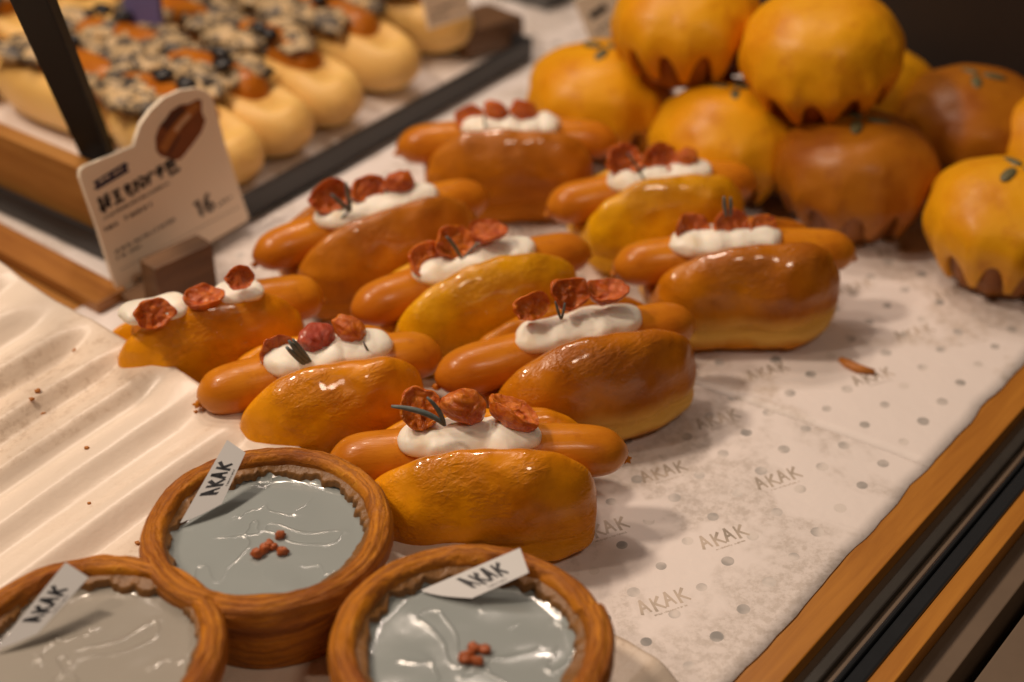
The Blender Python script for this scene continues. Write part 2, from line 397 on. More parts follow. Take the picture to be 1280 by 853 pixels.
# ---------------------------------------------------------------- counter
E_R = pq(at(1100, 652, 0))[1]                         # paper / wood boundary
def qz(px, py, z): return pq(at(px, py, z))[1]
q_w0, q_w1 = qz(1100, 652, 0), qz(1129, 681, 0.0)      # front wood edge
P0, P1 = -40.0, 190.0
counter = empty('display_counter', tp(40, q_w0, 0))
tag(counter, 'wooden bakery display counter with orange wood edge, black rails and brown front', 'counter')
inv = Vector(counter.location) / S
def bar(name, prof, mat, bevel=0.04):
    """profile of (q, z) points pulled along the counter's edge"""
    mb = MB(); mb.prism([tp(P0, q, z) - inv for q, z in prof], EA * (P1 - P0))
    return mb.build(name, MAT[mat], counter, smooth=False, bevel=bevel)
bar('counter_top', [(-95, -3), (q_w0 - 1.52, -3), (q_w0 - 1.52, -0.06), (-95, -0.06)], 'wood_light', 0)
bar('edge_board', [(q_w0 - 1.5, -3.2), (q_w1, -3.2), (q_w1, 0.0), (q_w0 - 1.5, 0.0)], 'wood_edge', 0.08)
za = -0.55
qa, qb, qc, qd, qe = (qz(1001, 853, za), qz(1023, 853, za), qz(1040, 853, za), qz(1062, 853, za), qz(1082, 853, za))
bar('metal_rail', [(q_w1 + 0.01, -4), (qa, -4), (qa, za - 0.3), (q_w1 + 0.01, za - 0.3)], 'brown_panel', 0.03)
bar('metal_rail', [(qa + 0.01, -4), (qb, -4), (qb, za), (qa + 0.01, za)], 'rail_metal', 0.1)
bar('channel', [(qb + 0.01, -4), (qc, -4), (qc, za - 0.35), (qb + 0.01, za - 0.35)], 'brown_panel', 0.03)
bar('glass_track', [(qc + 0.01, -4), (qc + (qd - qc) * .46, -4), (qc + (qd - qc) * .46, za + 0.15), (qc + 0.01, za + 0.15)], 'black_gloss', 0.12)
bar('glass_track', [(qc + (qd - qc) * .56, -4), (qe - 0.02, -4), (qe - 0.02, za), (qc + (qd - qc) * .56, za)], 'black_gloss', 0.14)
zb = -0.65
qf = qz(1118, 853, zb)
bar('front_board', [(qe, -4.5), (qf, -4.5), (qf, zb), (qe, zb)], 'wood_edge', 0.06)
zc = -1.7
qg, qh, qi = qz(1184, 853, zc), qz(1222, 853, zc - 0.6), qz(1420, 853, zc)
bar('front_panel', [(qf + 0.01, -14), (qg, -14), (qg, zc), (qf + 0.01, zc)], 'brown_panel', 0.08)
bar('shadow_gap', [(qg + 0.01, -14), (qh, -14), (qh, zc - 3.0), (qg + 0.01, zc - 3.0)], 'dark_panel', 0)
bar('front_panel', [(qh + 0.01, -14), (qi + 30, -14), (qi + 30, zc), (qh + 0.01, zc)], 'brown_panel', 0.08)

# ---------------------------------------------------------------- printed sheets on the counter
def flat_z(p, q, seed, amp=0.10):
    return amp * (noise.noise(Vector((p * 0.13, q * 0.13, seed))) + 0.5 * noise.noise(Vector((p * 0.4, q * 0.33, seed + 9))))
p_split = pq(at(1060, 556, 0))[0]
q_left = qz(118, 376, 0)
def make_sheet(p0, p1, q0, q1, z0, seed, label, mat, wavy_q1=False, slant=0.0):
    cx = (p0 + p1) / 2; cq = (q0 + q1) / 2
    root = empty('paper_sheet', tp(cx, cq, 0)); tag(root, label, 'paper', 'printed sheets lining the counter')
    c = tp(cx, cq, 0)
    def zf(p, q): return z0 + 0.06 + flat_z(p, q, 3, 0.05)
    def f(u, v):
        q = q0 + (q1 - q0) * v
        pa = p0 + slant * (0.5 - v) + 0.35 * sin(v * 9 + seed)
        p = pa + (p1 - pa) * u
        z = zf(p, q)
        if wavy_q1 and v > 0.97:
            q += 0.35 * noise.noise(Vector((p * 0.12, 0, seed))) + 0.22 * noise.noise(Vector((p * 0.45, 3, seed)))
        return tp(p, q, z) - c
    vs, fs = grid(f, 110, 60)
    o = link('sheet', vs, fs, MAT[mat], root)
    sol = o.modifiers.new('thickness', 'SOLIDIFY'); sol.thickness = 0.012 * S; sol.offset = -1
    # print: dots in rows along the counter, words in slanted rows
    dots = MB(); let = MB(); rnd = random.Random(seed)
    da = DOT_A; dq = DOT_Q
    n = 0
    for i in range(-60, 90):
        for j in range(-40, 40):
            p = DOT0[0] + i * da; q = DOT0[1] + j * dq
            if p0 + 1 + abs(slant) / 2 < p < min(p1, 125) - 1 and q0 + 1 < q < q1 - 0.8:
                r = 0.33 * rnd.uniform(0.85, 1.1)
                vs2, fs2 = disc2(p, q, r, r * 0.92)
                dots.add([tp(a, b, zf(a, b) + 0.014) - c for a, b in vs2], fs2)
    dots.build('printed_dots', MAT['print_dots'], root, smooth=False)
    th = radians(66.0) - AH                             # lettering runs across the rows
    ux, uy = cos(th), sin(th)
    hgt = 0.92
    shp, W = word('AKAK', 0.17)
    for i in range(-50, 70):
        for j in range(-20, 20):
            p = TXT0[0] + i * TV1[0] + j * TV2[0]; q = TXT0[1] + i * TV1[1] + j * TV2[1]
            if p0 + 1.5 + abs(slant) / 2 < p < min(p1, 125) - 4 and q0 + 1 < q < q1 - 1.0:
                def fn(x, y):
                    a = p + (x - W / 2) * hgt * ux * 0.86 + y * hgt * uy
                    b = q + (x - W / 2) * hgt * uy * 0.86 - y * hgt * ux
                    return tp(a, min(b, q1 - 0.1), zf(a, b) + 0.016) - c
                mapped(let, shp, fn)
                mapped(let, ticks(W * .2, W * .85, -0.28, 0.13, n, 0.035), fn); n += 1
    let.build('printed_lettering', MAT['print_letters'], root, smooth=False)
    return root
a0 = pq(at(843, 769)); a1 = pq(at(1026, 585)); b1 = pq(at(897, 795)); b0 = pq(at(789, 743))
DOT0 = a0; DOT_A = (a1[0] - a0[0]) / 6.0; DOT_Q = (b1[1] - b0[1]) / 2.0
t0 = pq(at(835, 761)); t1 = pq(at(910, 680)); t2 = pq(at(1062, 690))
TXT0 = t1; TV1 = (t1[0] - t0[0], t1[1] - t0[1]); TV2 = (t2[0] - t1[0], t2[1] - t1[1])
make_sheet(-30, p_split + 1.5, q_left, q_w0, 0.0, 3, 'white printed greaseproof sheet under the front hot dogs, at the near counter edge', 'printed_paper', True)
make_sheet(p_split - 1.0, 150, q_left, q_w0 - 0.05, 0.02, 5, 'white printed greaseproof sheet under the pumpkin buns and the back hot dogs', 'back_paper', True, slant=-3.0)
p_strip = pq(at(136, 350, 0.8))[0]
make_sheet(p_strip + 0.3, 150, -95, q_left + 1.0, 0.0, 8, 'white printed sheet behind the wooden divider, under the black tray of rolls', 'back_paper')

# wooden divider on the left
mb = MB()
pt = p_strip; qd0 = qz(158, 362, 0.8)
mb.prism([tp(pt, -95, 0.9), tp(pt, qd0, 0.9), tp(pt, qd0, 0.1), tp(pt, -95, 0.1)], -EA * 2.2)
c = tp(pt, (qd0 - 95) / 2, 0.1)
mb.v = [tuple(Vector(v) - c) for v in mb.v]
tag(mb.build('wooden_divider', MAT['wood_strip'], smooth=False, bevel=0.1, loc=c), 'orange wooden divider strip at the left, behind the crinkled tart paper', 'divider')

# ---------------------------------------------------------------- crinkled paper under the tarts
edge_px = [(-160, 232), (-90, 272), (-40, 303), (0, 327), (28, 348), (61, 371), (94, 389), (127, 406), (145, 418), (162, 429), (175, 437), (189, 443), (206, 452), (235, 470), (263, 490), (291, 509), (320, 526), (370, 556), (430, 594), (480, 622), (540, 657), (605, 692), (660, 724), (720, 762), (790, 808), (860, 858), (930, 905)]
eA_, eB_ = at(605, 692, 2.4), at(189, 442, 4.3)
nE = (eB_ - eA_).cross(Vector((0, 0, 1))); nE.z = 0; nE.normalize(); nE = Vector((-(eB_ - eA_).y, (eB_ - eA_).x, 0)).normalized(); pt0 = eA_.copy()
pE_a, qE_a = pq(eA_); pE_b, qE_b = pq(eB_)
def pEdge(q): return pE_a + (pE_b - pE_a) * (q - qE_a) / (qE_b - qE_a)
pE = pE_a
EDGE = []
for px, py in edge_px:
    w = at_plane(px, py, pt0, nE); EDGE.append((w.dot(EQ), w.z))
def edge_z(q):
    if q <= EDGE[0][0]: return EDGE[0][1]
    for k in range(len(EDGE) - 1):
        (qa_, za_), (qb_, zb_) = EDGE[k], EDGE[k + 1]
        if qa_ <= q <= qb_:
            t = (q - qa_) / (qb_ - qa_)
            zm = EDGE[k - 1][1] if k else za_; zp = EDGE[min(k + 2, len(EDGE) - 1)][1]
            return 0.5 * (2 * za_ + (zb_ - zm) * t + (2 * zm - 5 * za_ + 4 * zb_ - zp) * t * t + (3 * za_ - zm - 3 * zb_ + zp) * t ** 3)
    return EDGE[-1][1]
TART_Z = 1.6
qT = pq(at(178, 650, 5.0))[1]                          # where the flat part begins
def tart_paper_z(p, q):
    t = pEdge(q) - p
    ez = max(edge_z(q), 0.4) if q < -34 else max(0.4, edge_z(q) * (1 - sstep(-34, -25, q)))
    flat = TART_Z
    k = sstep(qT + 3.0, qT - 2.5, q)                    # 1 on the crinkled left side
    ph = (q * 0.335 + 0.10 * sin(q * 0.45)) % 1.0
    pleat = (ph / 0.68) if ph < 0.68 else (1 - ph) / 0.32          # asymmetric folded pleats
    pleat = pleat * pleat * (3 - 2 * pleat) * 0.5 + pleat * 0.5
    ridge = 0.56 * (pleat - 0.5) * 2 * (0.75 + 0.5 * noise.noise(Vector((math.floor(q * 0.335 + 0.10 * sin(q * 0.45)) * 1.7, 0, 5)))) + 0.10 * noise.noise(Vector((q * 0.9, t * 0.06, 2.0)))
    flat -= 1.2 * sstep(-24.4, -22.2, q)
    zl = edge_z(-50.0) + (edge_z(-74.0) - edge_z(-50.0)) * (-50.0 - q) / 24.0
    slope = max(flat, zl * (1 - 0.40 * sstep(0, 26, t)) - 0.30)
    inner = slope + ridge
    lef = k * ((ez + ridge * 0.10) * sstep(3.0, 0, t) + inner * (1 - sstep(3.0, 0, t)))
    rig = (1 - k) * (max(flat, ez) * sstep(4, 0, t) + flat * (1 - sstep(4, 0, t)))
    return max(0.30, lef + rig) + 0.03 * noise.noise(Vector((p * .5, q * .5, 1.0)))
q_lo, q_hi = EDGE[0][0], -21.8
c = tp(pE - 20, (q_lo + q_hi) / 2, 0)
def f(u, v):
    q = q_lo + (q_hi - q_lo) * v; p = pEdge(q) - 60 * u ** 1.3 + 0.1 * noise.noise(Vector((q * .6, 0, 0)))
    return tp(p, q, tart_paper_z(p, q)) - c
vs, fs = grid(f, 90, 260)
o = link('greaseproof_paper', vs, fs, MAT['tart_paper'], loc=c)
sol = o.modifiers.new('thickness', 'SOLIDIFY'); sol.thickness = 0.015 * S; sol.offset = -1
tag(o, 'cream greaseproof paper crinkled into ridges under the three tarts, greasy and crumbed', 'paper')

# ---------------------------------------------------------------- hot dogs
def spline_closed(pts, n):
    m = len(pts); out = []
    for k in range(n):
        x = k / n * m; i = int(x); t = x - i
        p0, p1, p2, p3 = (pts[(i + d) % m] for d in (-1, 0, 1, 2))
        out.append(tuple(0.5 * (2 * b + (c_ - a) * t + (2 * a - 5 * b + 4 * c_ - d) * t * t + (3 * b - a - 3 * c_ + d) * t ** 3) for a, b, c_, d in zip(p0, p1, p2, p3)))
    return out
HALF = [(0.0, 3.15), (0.8, 3.25), (1.32, 3.9), (1.52, 4.8), (1.80, 5.6), (2.3, 5.98), (2.95, 5.72), (3.52, 4.9), (3.86, 3.8), (3.92, 2.7), (3.74, 1.95), (3.46, 1.55), (3.66, 1.15), (3.36, 0.35), (2.4, 0.02), (1.1, 0.0)]
PROF = spline_closed([(-x, z) for x, z in HALF] + [(0.0, 0.0)] + [(x * 0.92, z - 0.95 * sstep(3.2, 5.5, z)) for x, z in HALF[:0:-1]], 84)

def make_bun(L, wk, hk, mat, parent, seed, taper=0.0, drop=0.0):
    nu = 64
    def f(u, v):
        k = int(round(v * 84)) % 84
        y, z = PROF[k]
        if y > 0: z -= drop * sstep(2.0, 5.0, z)
        x = (u * 2 - 1)
        xx = math.copysign(1 - (1 - abs(x)) ** 1.5, x) if False else sin(x * pi / 2) * 0.25 + x * 0.75
        s = max(0.0, 1 - abs(xx) ** 3.1) ** (1 / 2.2)
        s *= 1 - taper * sstep(0.0, 1.0, -xx)
        cy = math.copysign(1.9 * sstep(0, 2.2, abs(y)), y); cz = 2.1
        y2 = cy + (y - cy) * s; z2 = cz + (z - cz) * (0.15 + 0.85 * s if z > cz else 0.35 + 0.65 * s)
        d = Vector((xx * L / 2 * 0.25 + seed * 7.3, y2 * 0.3, z2 * 0.3))
        nz = noise.noise(d) * 0.42 + noise.noise(d * 3.1) * 0.13 + noise.noise(Vector((xx * L * 0.5, y2 * 1.5, z2 * 1.5 + seed))) * 0.05
        outer = sstep(0.6, 2.2, abs(y))
        r = Vector((0, y2 - cy, z2 - cz)); rl = r.length or 1
        r = r / rl * nz * outer
        bulge = 1 + 0.05 * noise.noise(Vector((xx * 1.3, seed, 2 if y > 0 else 5)))
        zz = max(0.0, (z2 + r.z * (1 if z2 > .4 else 0)) * hk)
        return (xx * L / 2 + 0.12 * noise.noise(Vector((y2, z2, seed))), (y2 + r.y) * wk * bulge, zz)
    vs, fs = grid(f, nu, 84, cv=True)
    fs += [tuple(range(84)), tuple(range((nu - 1) * 84, nu * 84))[::-1]]
    return link('bun', vs, fs, MAT[mat], parent, sub=1)

def make_sausage(L, r, zc_, parent, seed, sag=0.35, name='sausage', mat='sausage', loc=(0, 0, 0)):
    pts = 40; n = 22
    bend = 0.5 * noise.noise(Vector((seed, 1, 1)))
    def f(u, v):
        x = u * 2 - 1
        s = max(0.0, 1 - abs(x) ** 9.0) ** 0.46
        nub = 0.16 * sstep(0.985, 1.0, abs(x))
        rr = r * (0.0 + s) * (1 + 0.03 * noise.noise(Vector((x * 2, seed, 0))))
        rr = max(rr, r * nub)
        xl = L / 2 * (x if abs(x) < 0.97 else math.copysign(0.97 + (abs(x) - 0.97) * 1.6, x))
        a = 2 * pi * v
        w = 1 + 0.03 * noise.noise(Vector((x * 5, cos(a) * 2 + seed, sin(a) * 2)))
        zc2 = zc_ - sag * (x * x) ; yc = bend * (1 - x * x)
        return (xl + loc[0], rr * cos(a) * w + yc + loc[1], rr * sin(a) * w + zc2 + loc[2])
    vs, fs = grid(f, pts, n, cv=True)
    fs += [tuple(range(n)), tuple(range((pts - 1) * n, pts * n))[::-1]]
    o = link(name, vs, fs, MAT[mat], parent, sub=1)
    for sx in (-1, 1):                                  # tied-off ends of the skin
        mb = MB(); mb.lump((sx * (L / 2 + 0.04) + loc[0], loc[1], zc_ - sag - 0.35 * r + loc[2]), 0.22, 0.18, 0.17, seed + sx, 0.6, 12, 8)
        mb.build('skin_tip', MAT['sausage'], o)
    return o

def make_cream(x0, x1, zc_, parent, seed, lobes=4, y0=-0.25, ry=1.42, rz=0.95):
    nu, nv = 60, 28
    def f(u, v):
        x = x0 + (x1 - x0) * u
        e = max(0.0, 1 - abs(2 * u - 1) ** 5) ** 0.5
        lob = 0.88 + 0.13 * abs(sin(pi * (u * lobes * .8 + 0.15 + 0.5 * noise.noise(Vector((u * 3, seed, 0)))))) + 0.16 * noise.noise(Vector((x * .6, seed * 3, 1)))
        a = 2 * pi * v
        k = e * lob * (1 + 0.16 * noise.noise(Vector((x * 0.8 + seed * 5, cos(a) * 1.2, sin(a) * 1.2))) + 0.05 * noise.noise(Vector((x * 2.2, cos(a) * 2.4 + seed, sin(a) * 2.4))))
        yy = ry * cos(a) * (0.2 + 0.8 * k if e > 0 else 0); zz = rz * sin(a) * k
        sk = 0.15 * sin(pi * u * lobes * 2 + seed)
        return (x + sk * cos(a) * .6, y0 + yy * (e ** .4), zc_ + zz)
    vs, fs = grid(f, nu, nv, cv=True)
    fs += [tuple(range(nv)), tuple(range((nu - 1) * nv, nu * nv))[::-1]]
    return link('cream', vs, fs, MAT['cream'], parent, sub=1)

TPROF = [(0.0, -0.46), (0.35, -0.43), (0.65, -0.33), (0.88, -0.16), (1.0, 0.02), (0.98, 0.12), (0.88, 0.12), (0.74, 0.05), (0.52, 0.0), (0.28, 0.03), (0.0, 0.02)]
def make_tomato(c, a, b, rot, facing, parent, seed, mat):
    """half-dried tomato half: a wrinkled shallow cup. facing: direction the open side looks, rot: roll of its long axis"""
    n = Vector(facing).normalized()
    right = Vector((1, 0, 0)); right = (right - n * right.dot(n)).normalized(); up = n.cross(right)
    e1 = right * cos(rot) + up * sin(rot); e2 = n.cross(e1)
    nu, nv = 40, len(TPROF) * 2 - 1
    def f(u, v):
        i = v * (len(TPROF) - 1); k = min(int(i), len(TPROF) - 2); t = i - k
        r = TPROF[k][0] * (1 - t) + TPROF[k + 1][0] * t; h = TPROF[k][1] * (1 - t) + TPROF[k + 1][1] * t
        th = 2 * pi * u
        w = 1 + 0.18 * noise.noise(Vector((cos(th) * 1.5 + seed, sin(th) * 1.5, r * 2))) + 0.15 * noise.noise(Vector((cos(th) * 4, sin(th) * 4 + seed, r * 3))) * 0.6
        curl = 0.16 * noise.noise(Vector((r * cos(th) * 4, r * sin(th) * 4, seed))) + 0.12 * r * r * cos(2 * th + seed) + 0.14 * r * noise.noise(Vector((cos(th) * 2.6, sin(th) * 2.6, seed * 1.7)))
        return Vector(c) + e1 * (a * r * w * cos(th)) + e2 * (b * r * w * sin(th)) + n * ((h * 1.6 + curl) * (a + b) / 2)
    vs, fs = grid(f, nu, nv, cu=True)
    return link('tomato', vs, fs, MAT[mat], parent, sub=1)

def make_leaf(pts, w, parent, name='rosemary_leaf', mat='leaf'):
    pts = [Vector(p) for p in pts]; n = 9; path = []
    for k in range(n):
        t = k / (n - 1)
        if len(pts) == 2: path.append(pts[0].lerp(pts[1], t))
        else: path.append((pts[0].lerp(pts[1], t)).lerp(pts[1].lerp(pts[2], t), t))
    mb = MB(); mb.tube(path, lambda t: w * (0.35 + 0.65 * sin(pi * (0.12 + 0.85 * t)) ** 0.7), 8)
    return mb.build(name, MAT[mat], parent)

CUP, BACK, FLAT, LEAN = (0.1, -0.85, 0.5), (-0.25, 0.90, 0.02), (0.0, -0.35, 0.95), (0.45, 0.15, 0.9)
HD = [
 dict(L=(412, 578), R=(783, 565), crust='crust_amber', cream=[(497, 676, 4)], bunshift=0.1, wk=1.0,
  label='nearest hot dog, glossy amber bun touching the tarts, long rosemary leaf sticking out left',
  tom=[(525, 511, 27, 26, 0.2, CUP, 'tomato_orange'), (578, 508, 34, 22, -0.55, BACK, 'tomato_orange'), (641, 514, 37, 20, -0.35, LEAN, 'tomato_orange')],
  leaf=[([(555, 531), (535, 512), (489, 508)], 6), ([(556, 532), (551, 512), (534, 497)], 5)]),
 dict(L=(546, 474), R=(866, 402), crust='crust_brown', cream=[(637, 794, 3)], bunshift=0.75, wk=1.05,
  label='hot dog in tall brown bun with pale side seam, right behind the nearest one',
  tom=[(664, 383, 26, 17, 0.1, CUP, 'tomato_orange'), (711, 367, 27, 20, -0.2, CUP, 'tomato_dark'), (760, 364, 29, 17, -0.15, FLAT, 'tomato_dark')],
  leaf=[([(701, 399), (697, 388), (694, 377)], 3), ([(702, 399), (705, 388), (706, 379)], 3)]),
 dict(L=(768, 336), R=(1067, 316), crust='crust_brown', cream=[(832, 972, 4)], bunshift=0.25, wk=1.05,
  label='rightmost hot dog, smooth brown bun with bare printed paper to its right',
  tom=[(866, 289, 24, 21, 0.0, CUP, 'tomato_dark'), (914, 281, 25, 18, 0.2, CUP, 'tomato_dark'), (953, 283, 19, 14, 0.0, CUP, 'tomato_orange')],
  leaf=[([(908, 270), (905, 258), (905, 246)], 4), ([(913, 270), (914, 258), (913, 247)], 4)]),
 dict(L=(441, 390), R=(735, 312), crust='crust_yellow', cream=[(510, 662, 3)], bunshift=0.0, wk=0.95,
  label='yellow hot dog in the middle of the group, thin v shaped rosemary sprig on top',
  tom=[(533, 324, 28, 21, 0.1, CUP, 'tomato_orange'), (568, 303, 28, 20, -0.1, CUP, 'tomato_orange'), (609, 289, 28, 15, -0.2, FLAT, 'tomato_dark')],
  leaf=[([(577, 324), (570, 308), (558, 296)], 4), ([(579, 323), (588, 313), (598, 303)], 2.5)]),
 dict(L=(248, 496), R=(550, 441), crust='crust_amber', cream=[(326, 488, 4)], bunshift=0.15, wk=1.05,
  label='amber hot dog at the paper edge with thick rosemary bundle and upright red tomatoes',
  tom=[(350, 446, 28, 24, -0.1, CUP, 'tomato_dark'), (396, 424, 28, 20, -0.45, BACK, 'tomato_red'), (440, 414, 32, 15, -0.85, BACK, 'tomato_orange')],
  leaf=[([(386, 455), (374, 443), (361, 426)], 6), ([(384, 458), (370, 446), (358, 434)], 6), ([(388, 452), (378, 440), (366, 424)], 5), ([(461, 440), (458, 436), (454, 427)], 2.5)]),
 dict(L=(166, 418), R=(402, 368), crust='crust_amber', cream=[(150, 232, 2), (262, 320, 2)], bunshift=-1.4, wk=1.08, bl=0.98, hk=1.15, bk=1.7, ty=-2.75, cz=6.65, cr=(-1.9, 1.0, 0.5),
  label='leftmost hot dog, half hidden by crinkled paper, cream in two patches',
  tom=[(193, 392, 27, 17, 0.0, CUP, 'tomato_dark'), (255, 371, 27, 15, 0.0, FLAT, 'tomato_dark'), (300, 348, 19, 14, 0.0, CUP, 'tomato_dark')], leaf=[]),
 dict(L=(318, 322), R=(607, 244), crust='crust_tan', cream=[(388, 540, 3)], bunshift=0.1, wk=0.95,
  label='dull brown hot dog beside the tray edge, dark rosemary standing up in a v',
  tom=[(413, 246, 30, 19, 0.1, CUP, 'tomato_dark'), (460, 236, 26, 16, 0.1, CUP, 'tomato_dark'), (500, 228, 26, 16, -0.35, BACK, 'tomato_dark')],
  leaf=[([(437, 264), (428, 256), (414, 243)], 5), ([(438, 264), (436, 248), (432, 228)], 5), ([(437, 265), (428, 268), (421, 283)], 2.5)]),
 dict(L=(685, 262), R=(943, 228), crust='crust_yellow', cream=[(753, 884, 4)], bunshift=0.2, wk=0.98,
  label='yellow hot dog beside the pumpkin buns, long rosemary leaf hanging over its bun',
  tom=[(780, 200, 26, 20, -0.2, CUP, 'tomato_dark'), (825, 197, 24, 18, 0.0, CUP, 'tomato_dark'), (859, 198, 18, 13, -0.8, BACK, 'tomato_orange')],
  leaf=[([(803, 222), (796, 205), (784, 192)], 3), ([(821, 258), (812, 238), (803, 220)], 4)]),
 dict(L=(497, 186), R=(770, 178), crust='crust_tan', cream=[(575, 700, 6)], bunshift=0.0, wk=1.0,
  label='farthest hot dog, three tomato halves standing upright in a row on its cream',
  tom=[(588, 150, 21, 17, -0.2, CUP, 'tomato_dark'), (622, 142, 23, 12, -0.85, BACK, 'tomato_dark'), (657, 142, 25, 14, -0.8, BACK, 'tomato_dark')], leaf=[([(606, 160), (607, 152), (604, 142)], 2.5)]),
]
SZ = 4.55
for hi, h in enumerate(HD):
    A = at(*h['L'], SZ - 0.3); B = at(*h['R'], SZ - 0.3)
    L = (B - A).length; mid = (A + B) / 2; ang = atan2(B.y - A.y, B.x - A.x)
    zb0 = 0.10 if pq(mid)[0] < p_split else 0.19
    root = empty('hot_dog', (mid.x, mid.y, zb0), ang)
    tag(root, h['label'], 'hot dog', 'hot dogs in rows on the printed paper')
    k = L / 14.4                                        # size factor of this hot dog
    ex = Vector((cos(ang), sin(ang), 0)); ey = Vector((-sin(ang), cos(ang), 0))
    def loc(px, py, yoff):
        w = at_plane(px, py, mid + ey * yoff, ey); d = w - mid
        return Vector((d.dot(ex), yoff, w.z - zb0))
    b = make_bun(L * h.get('bl', 0.765), h['wk'] * 1.06 * k ** .5, h.get('hk', 1.09), h['crust'], root, hi + 1, 0.10, h.get('bk', 0.25)); b.location.x = h['bunshift'] * S * 1.0
    make_sausage(L, 1.36, SZ - 0.1, root, hi * 2.3, 0.3)
    for ci, (x0, x1, nl) in enumerate(h['cream']):
        xa = loc(x0, 0.5 * (h['L'][1] + h['R'][1]) - 40, -0.6); 
        t0_ = (x0 - h['L'][0]) / (h['R'][0] - h['L'][0]); t1_ = (x1 - h['L'][0]) / (h['R'][0] - h['L'][0])
        make_cream(-L / 2 + t0_ * L, -L / 2 + t1_ * L, h.get('cz', 5.62), root, hi + ci * 0.5, nl, *h.get('cr', (-0.3, 1.3, 0.74)))
    for ti, (px, py, a, bb, rot, fc, mt) in enumerate(h['tom']):
        c3 = loc(px, py, h.get('ty', -0.1)); sc = (at(px, py, 6) - Vector((0, 0, CAMH))).length / F
        c3.z = max(c3.z, 5.9)
        make_tomato(c3, a * sc * 0.95, bb * sc * 1.05, -rot if fc is BACK else rot, fc, root, hi * 3.7 + ti * 1.9, mt)
    for pts, w in h['leaf']:
        sc = (at(*pts[0], 6) - Vector((0, 0, CAMH))).length / F
        make_leaf([loc(x, y, -1.25) for x, y in pts], w * sc * 0.62, root)

# ---------------------------------------------------------------- pumpkin buns
def make_pumpkin(px, py, zc_, R, brown, label, tilt=(0, 0), seeds=3, spin=0.0):
    cen = at(px, py, zc_)
    base_z = zc_ - 3.3
    root = empty('pumpkin_bun', (cen.x, cen.y, base_z), spin)
    root.rotation_euler = (tilt[0], tilt[1], spin)
    tag(root, label, 'bun', 'pumpkin buns piled on the counter')
    n = 12; sd = px * 0.013
    def dome(u, v):
        th = 2 * pi * u
        xw = ((n * th / (2 * pi) + 0.12 * noise.noise(Vector((cos(th) * 2, sin(th) * 2, sd)))) % 1.0) * 2 - 1
        sc_ = min(1.0, (abs(xw) / 0.78) ** 2.2) * (0.85 + 0.35 * noise.noise(Vector((cos(th) * 2, sin(th) * 2, sd + 5))))   # round arches between hanging lobes
        aend = radians(95 + 36 * sc_ + 4 * noise.noise(Vector((cos(th) * 2, sin(th) * 2, sd))))
        a = aend * min(1.0, v * 1.06)
        r = R * sin(a) ** 0.86 if a < pi / 2 else R * (1 - 0.36 * max(0.0, -4.3 * cos(a) / 3.5) ** 1.4)
        z = 3.5 + (3.9 * cos(a) if a < pi / 2 else 4.3 * cos(a))
        flute = (0.10 + 0.28 * sc_) * sstep(80, 120, math.degrees(a))
        r += flute * 0.35 - 0.05 * sstep(80, 120, math.degrees(a))
        if v > 0.945: r -= 0.40 * (v - 0.945) / 0.055
        k = 1 - 0.055 * (1 - min(1.0, sc_)) * sstep(50, 104, math.degrees(a)) + 0.07 * noise.noise(Vector((cos(th) * sin(a) * 1.3 + sd, sin(th) * sin(a) * 1.3, cos(a) * 1.3))) + 0.012 * noise.noise(Vector((cos(th) * sin(a) * 4 + sd, sin(th) * sin(a) * 4, cos(a) * 4)))
        return (r * cos(th) * k, r * sin(th) * k, z * (1 + (k - 1) * 0.6))
    vs, fs = grid(dome, 192, 44, cu=True)
    link('dome', vs, fs, MAT['pumpkin_brown' if brown else 'pumpkin_yellow'], root)
    def base(u, v):
        th = 2 * pi * u; z = 3.9 * (1 - v)
        r = R * 0.865 * (1 - 0.36 * max(0.0, (3.5 - z) / 3.5) ** 1.4)
        r *= 1 + 0.045 * (-cos(n * th)) * sstep(0.0, 2.0, z + 1)
        if v > 0.93: r *= (1 - v) / 0.07; z = 0
        return (r * cos(th), r * sin(th), z)
    vs, fs = grid(base, 100, 24, cu=True)
    link('fluted_base', vs, fs, MAT['pumpkin_base'], root)
    for k in range(seeds):
        a = 2 * pi * k / seeds + px
        mb = MB(); rr = 0.80
        x, y = rr * 1.25 * cos(a), rr * 1.25 * sin(a)
        rot = Matrix.Rotation(a + 0.3 * sin(px + k), 3, 'Z') @ Matrix.Rotation(0.16, 3, 'Y')
        mb.lump((x, y, 7.36 - 0.05), 0.80, 0.38, 0.17, k, 0.05, 16, 8, rot)
        mb.build('pumpkin_seed', MAT['seed'], root)
    return root
make_pumpkin(752, 128, 3.5, 5.3, False, 'yellow pumpkin bun at left end of bottom layer, beside the small price card', spin=0.2)
make_pumpkin(909, 182, 3.5, 5.2, False, 'yellow pumpkin bun in bottom layer, directly behind the yellow hot dog', spin=0.5)
make_pumpkin(1068, 222, 3.5, 5.25, True, 'large brown pumpkin bun in the bottom layer, front centre of the pile', spin=0.1)
make_pumpkin(1212, 165, 3.5, 5.3, True, 'brown pumpkin bun behind the front ones at the right, below the dark panel', spin=0.7)
make_pumpkin(1258, 286, 3.5, 5.1, False, 'yellow pumpkin bun nearest the camera, cut by the right edge of the photo', spin=0.35)
make_pumpkin(862, 40, 9.5, 5.2, False, 'upper yellow pumpkin bun at the left of the top layer, cut by the photo top', tilt=(radians(-6), 0), seeds=0, spin=0.4)
make_pumpkin(1033, 68, 10.0, 5.25, False, 'yellow pumpkin bun at right of top layer, resting above the large brown one', tilt=(radians(8), radians(-8)), seeds=0, spin=0.0)
make_pumpkin(1082, 128, 3.5, 4.8, False, 'yellow pumpkin bun almost hidden behind the large brown one', seeds=0, spin=0.9)
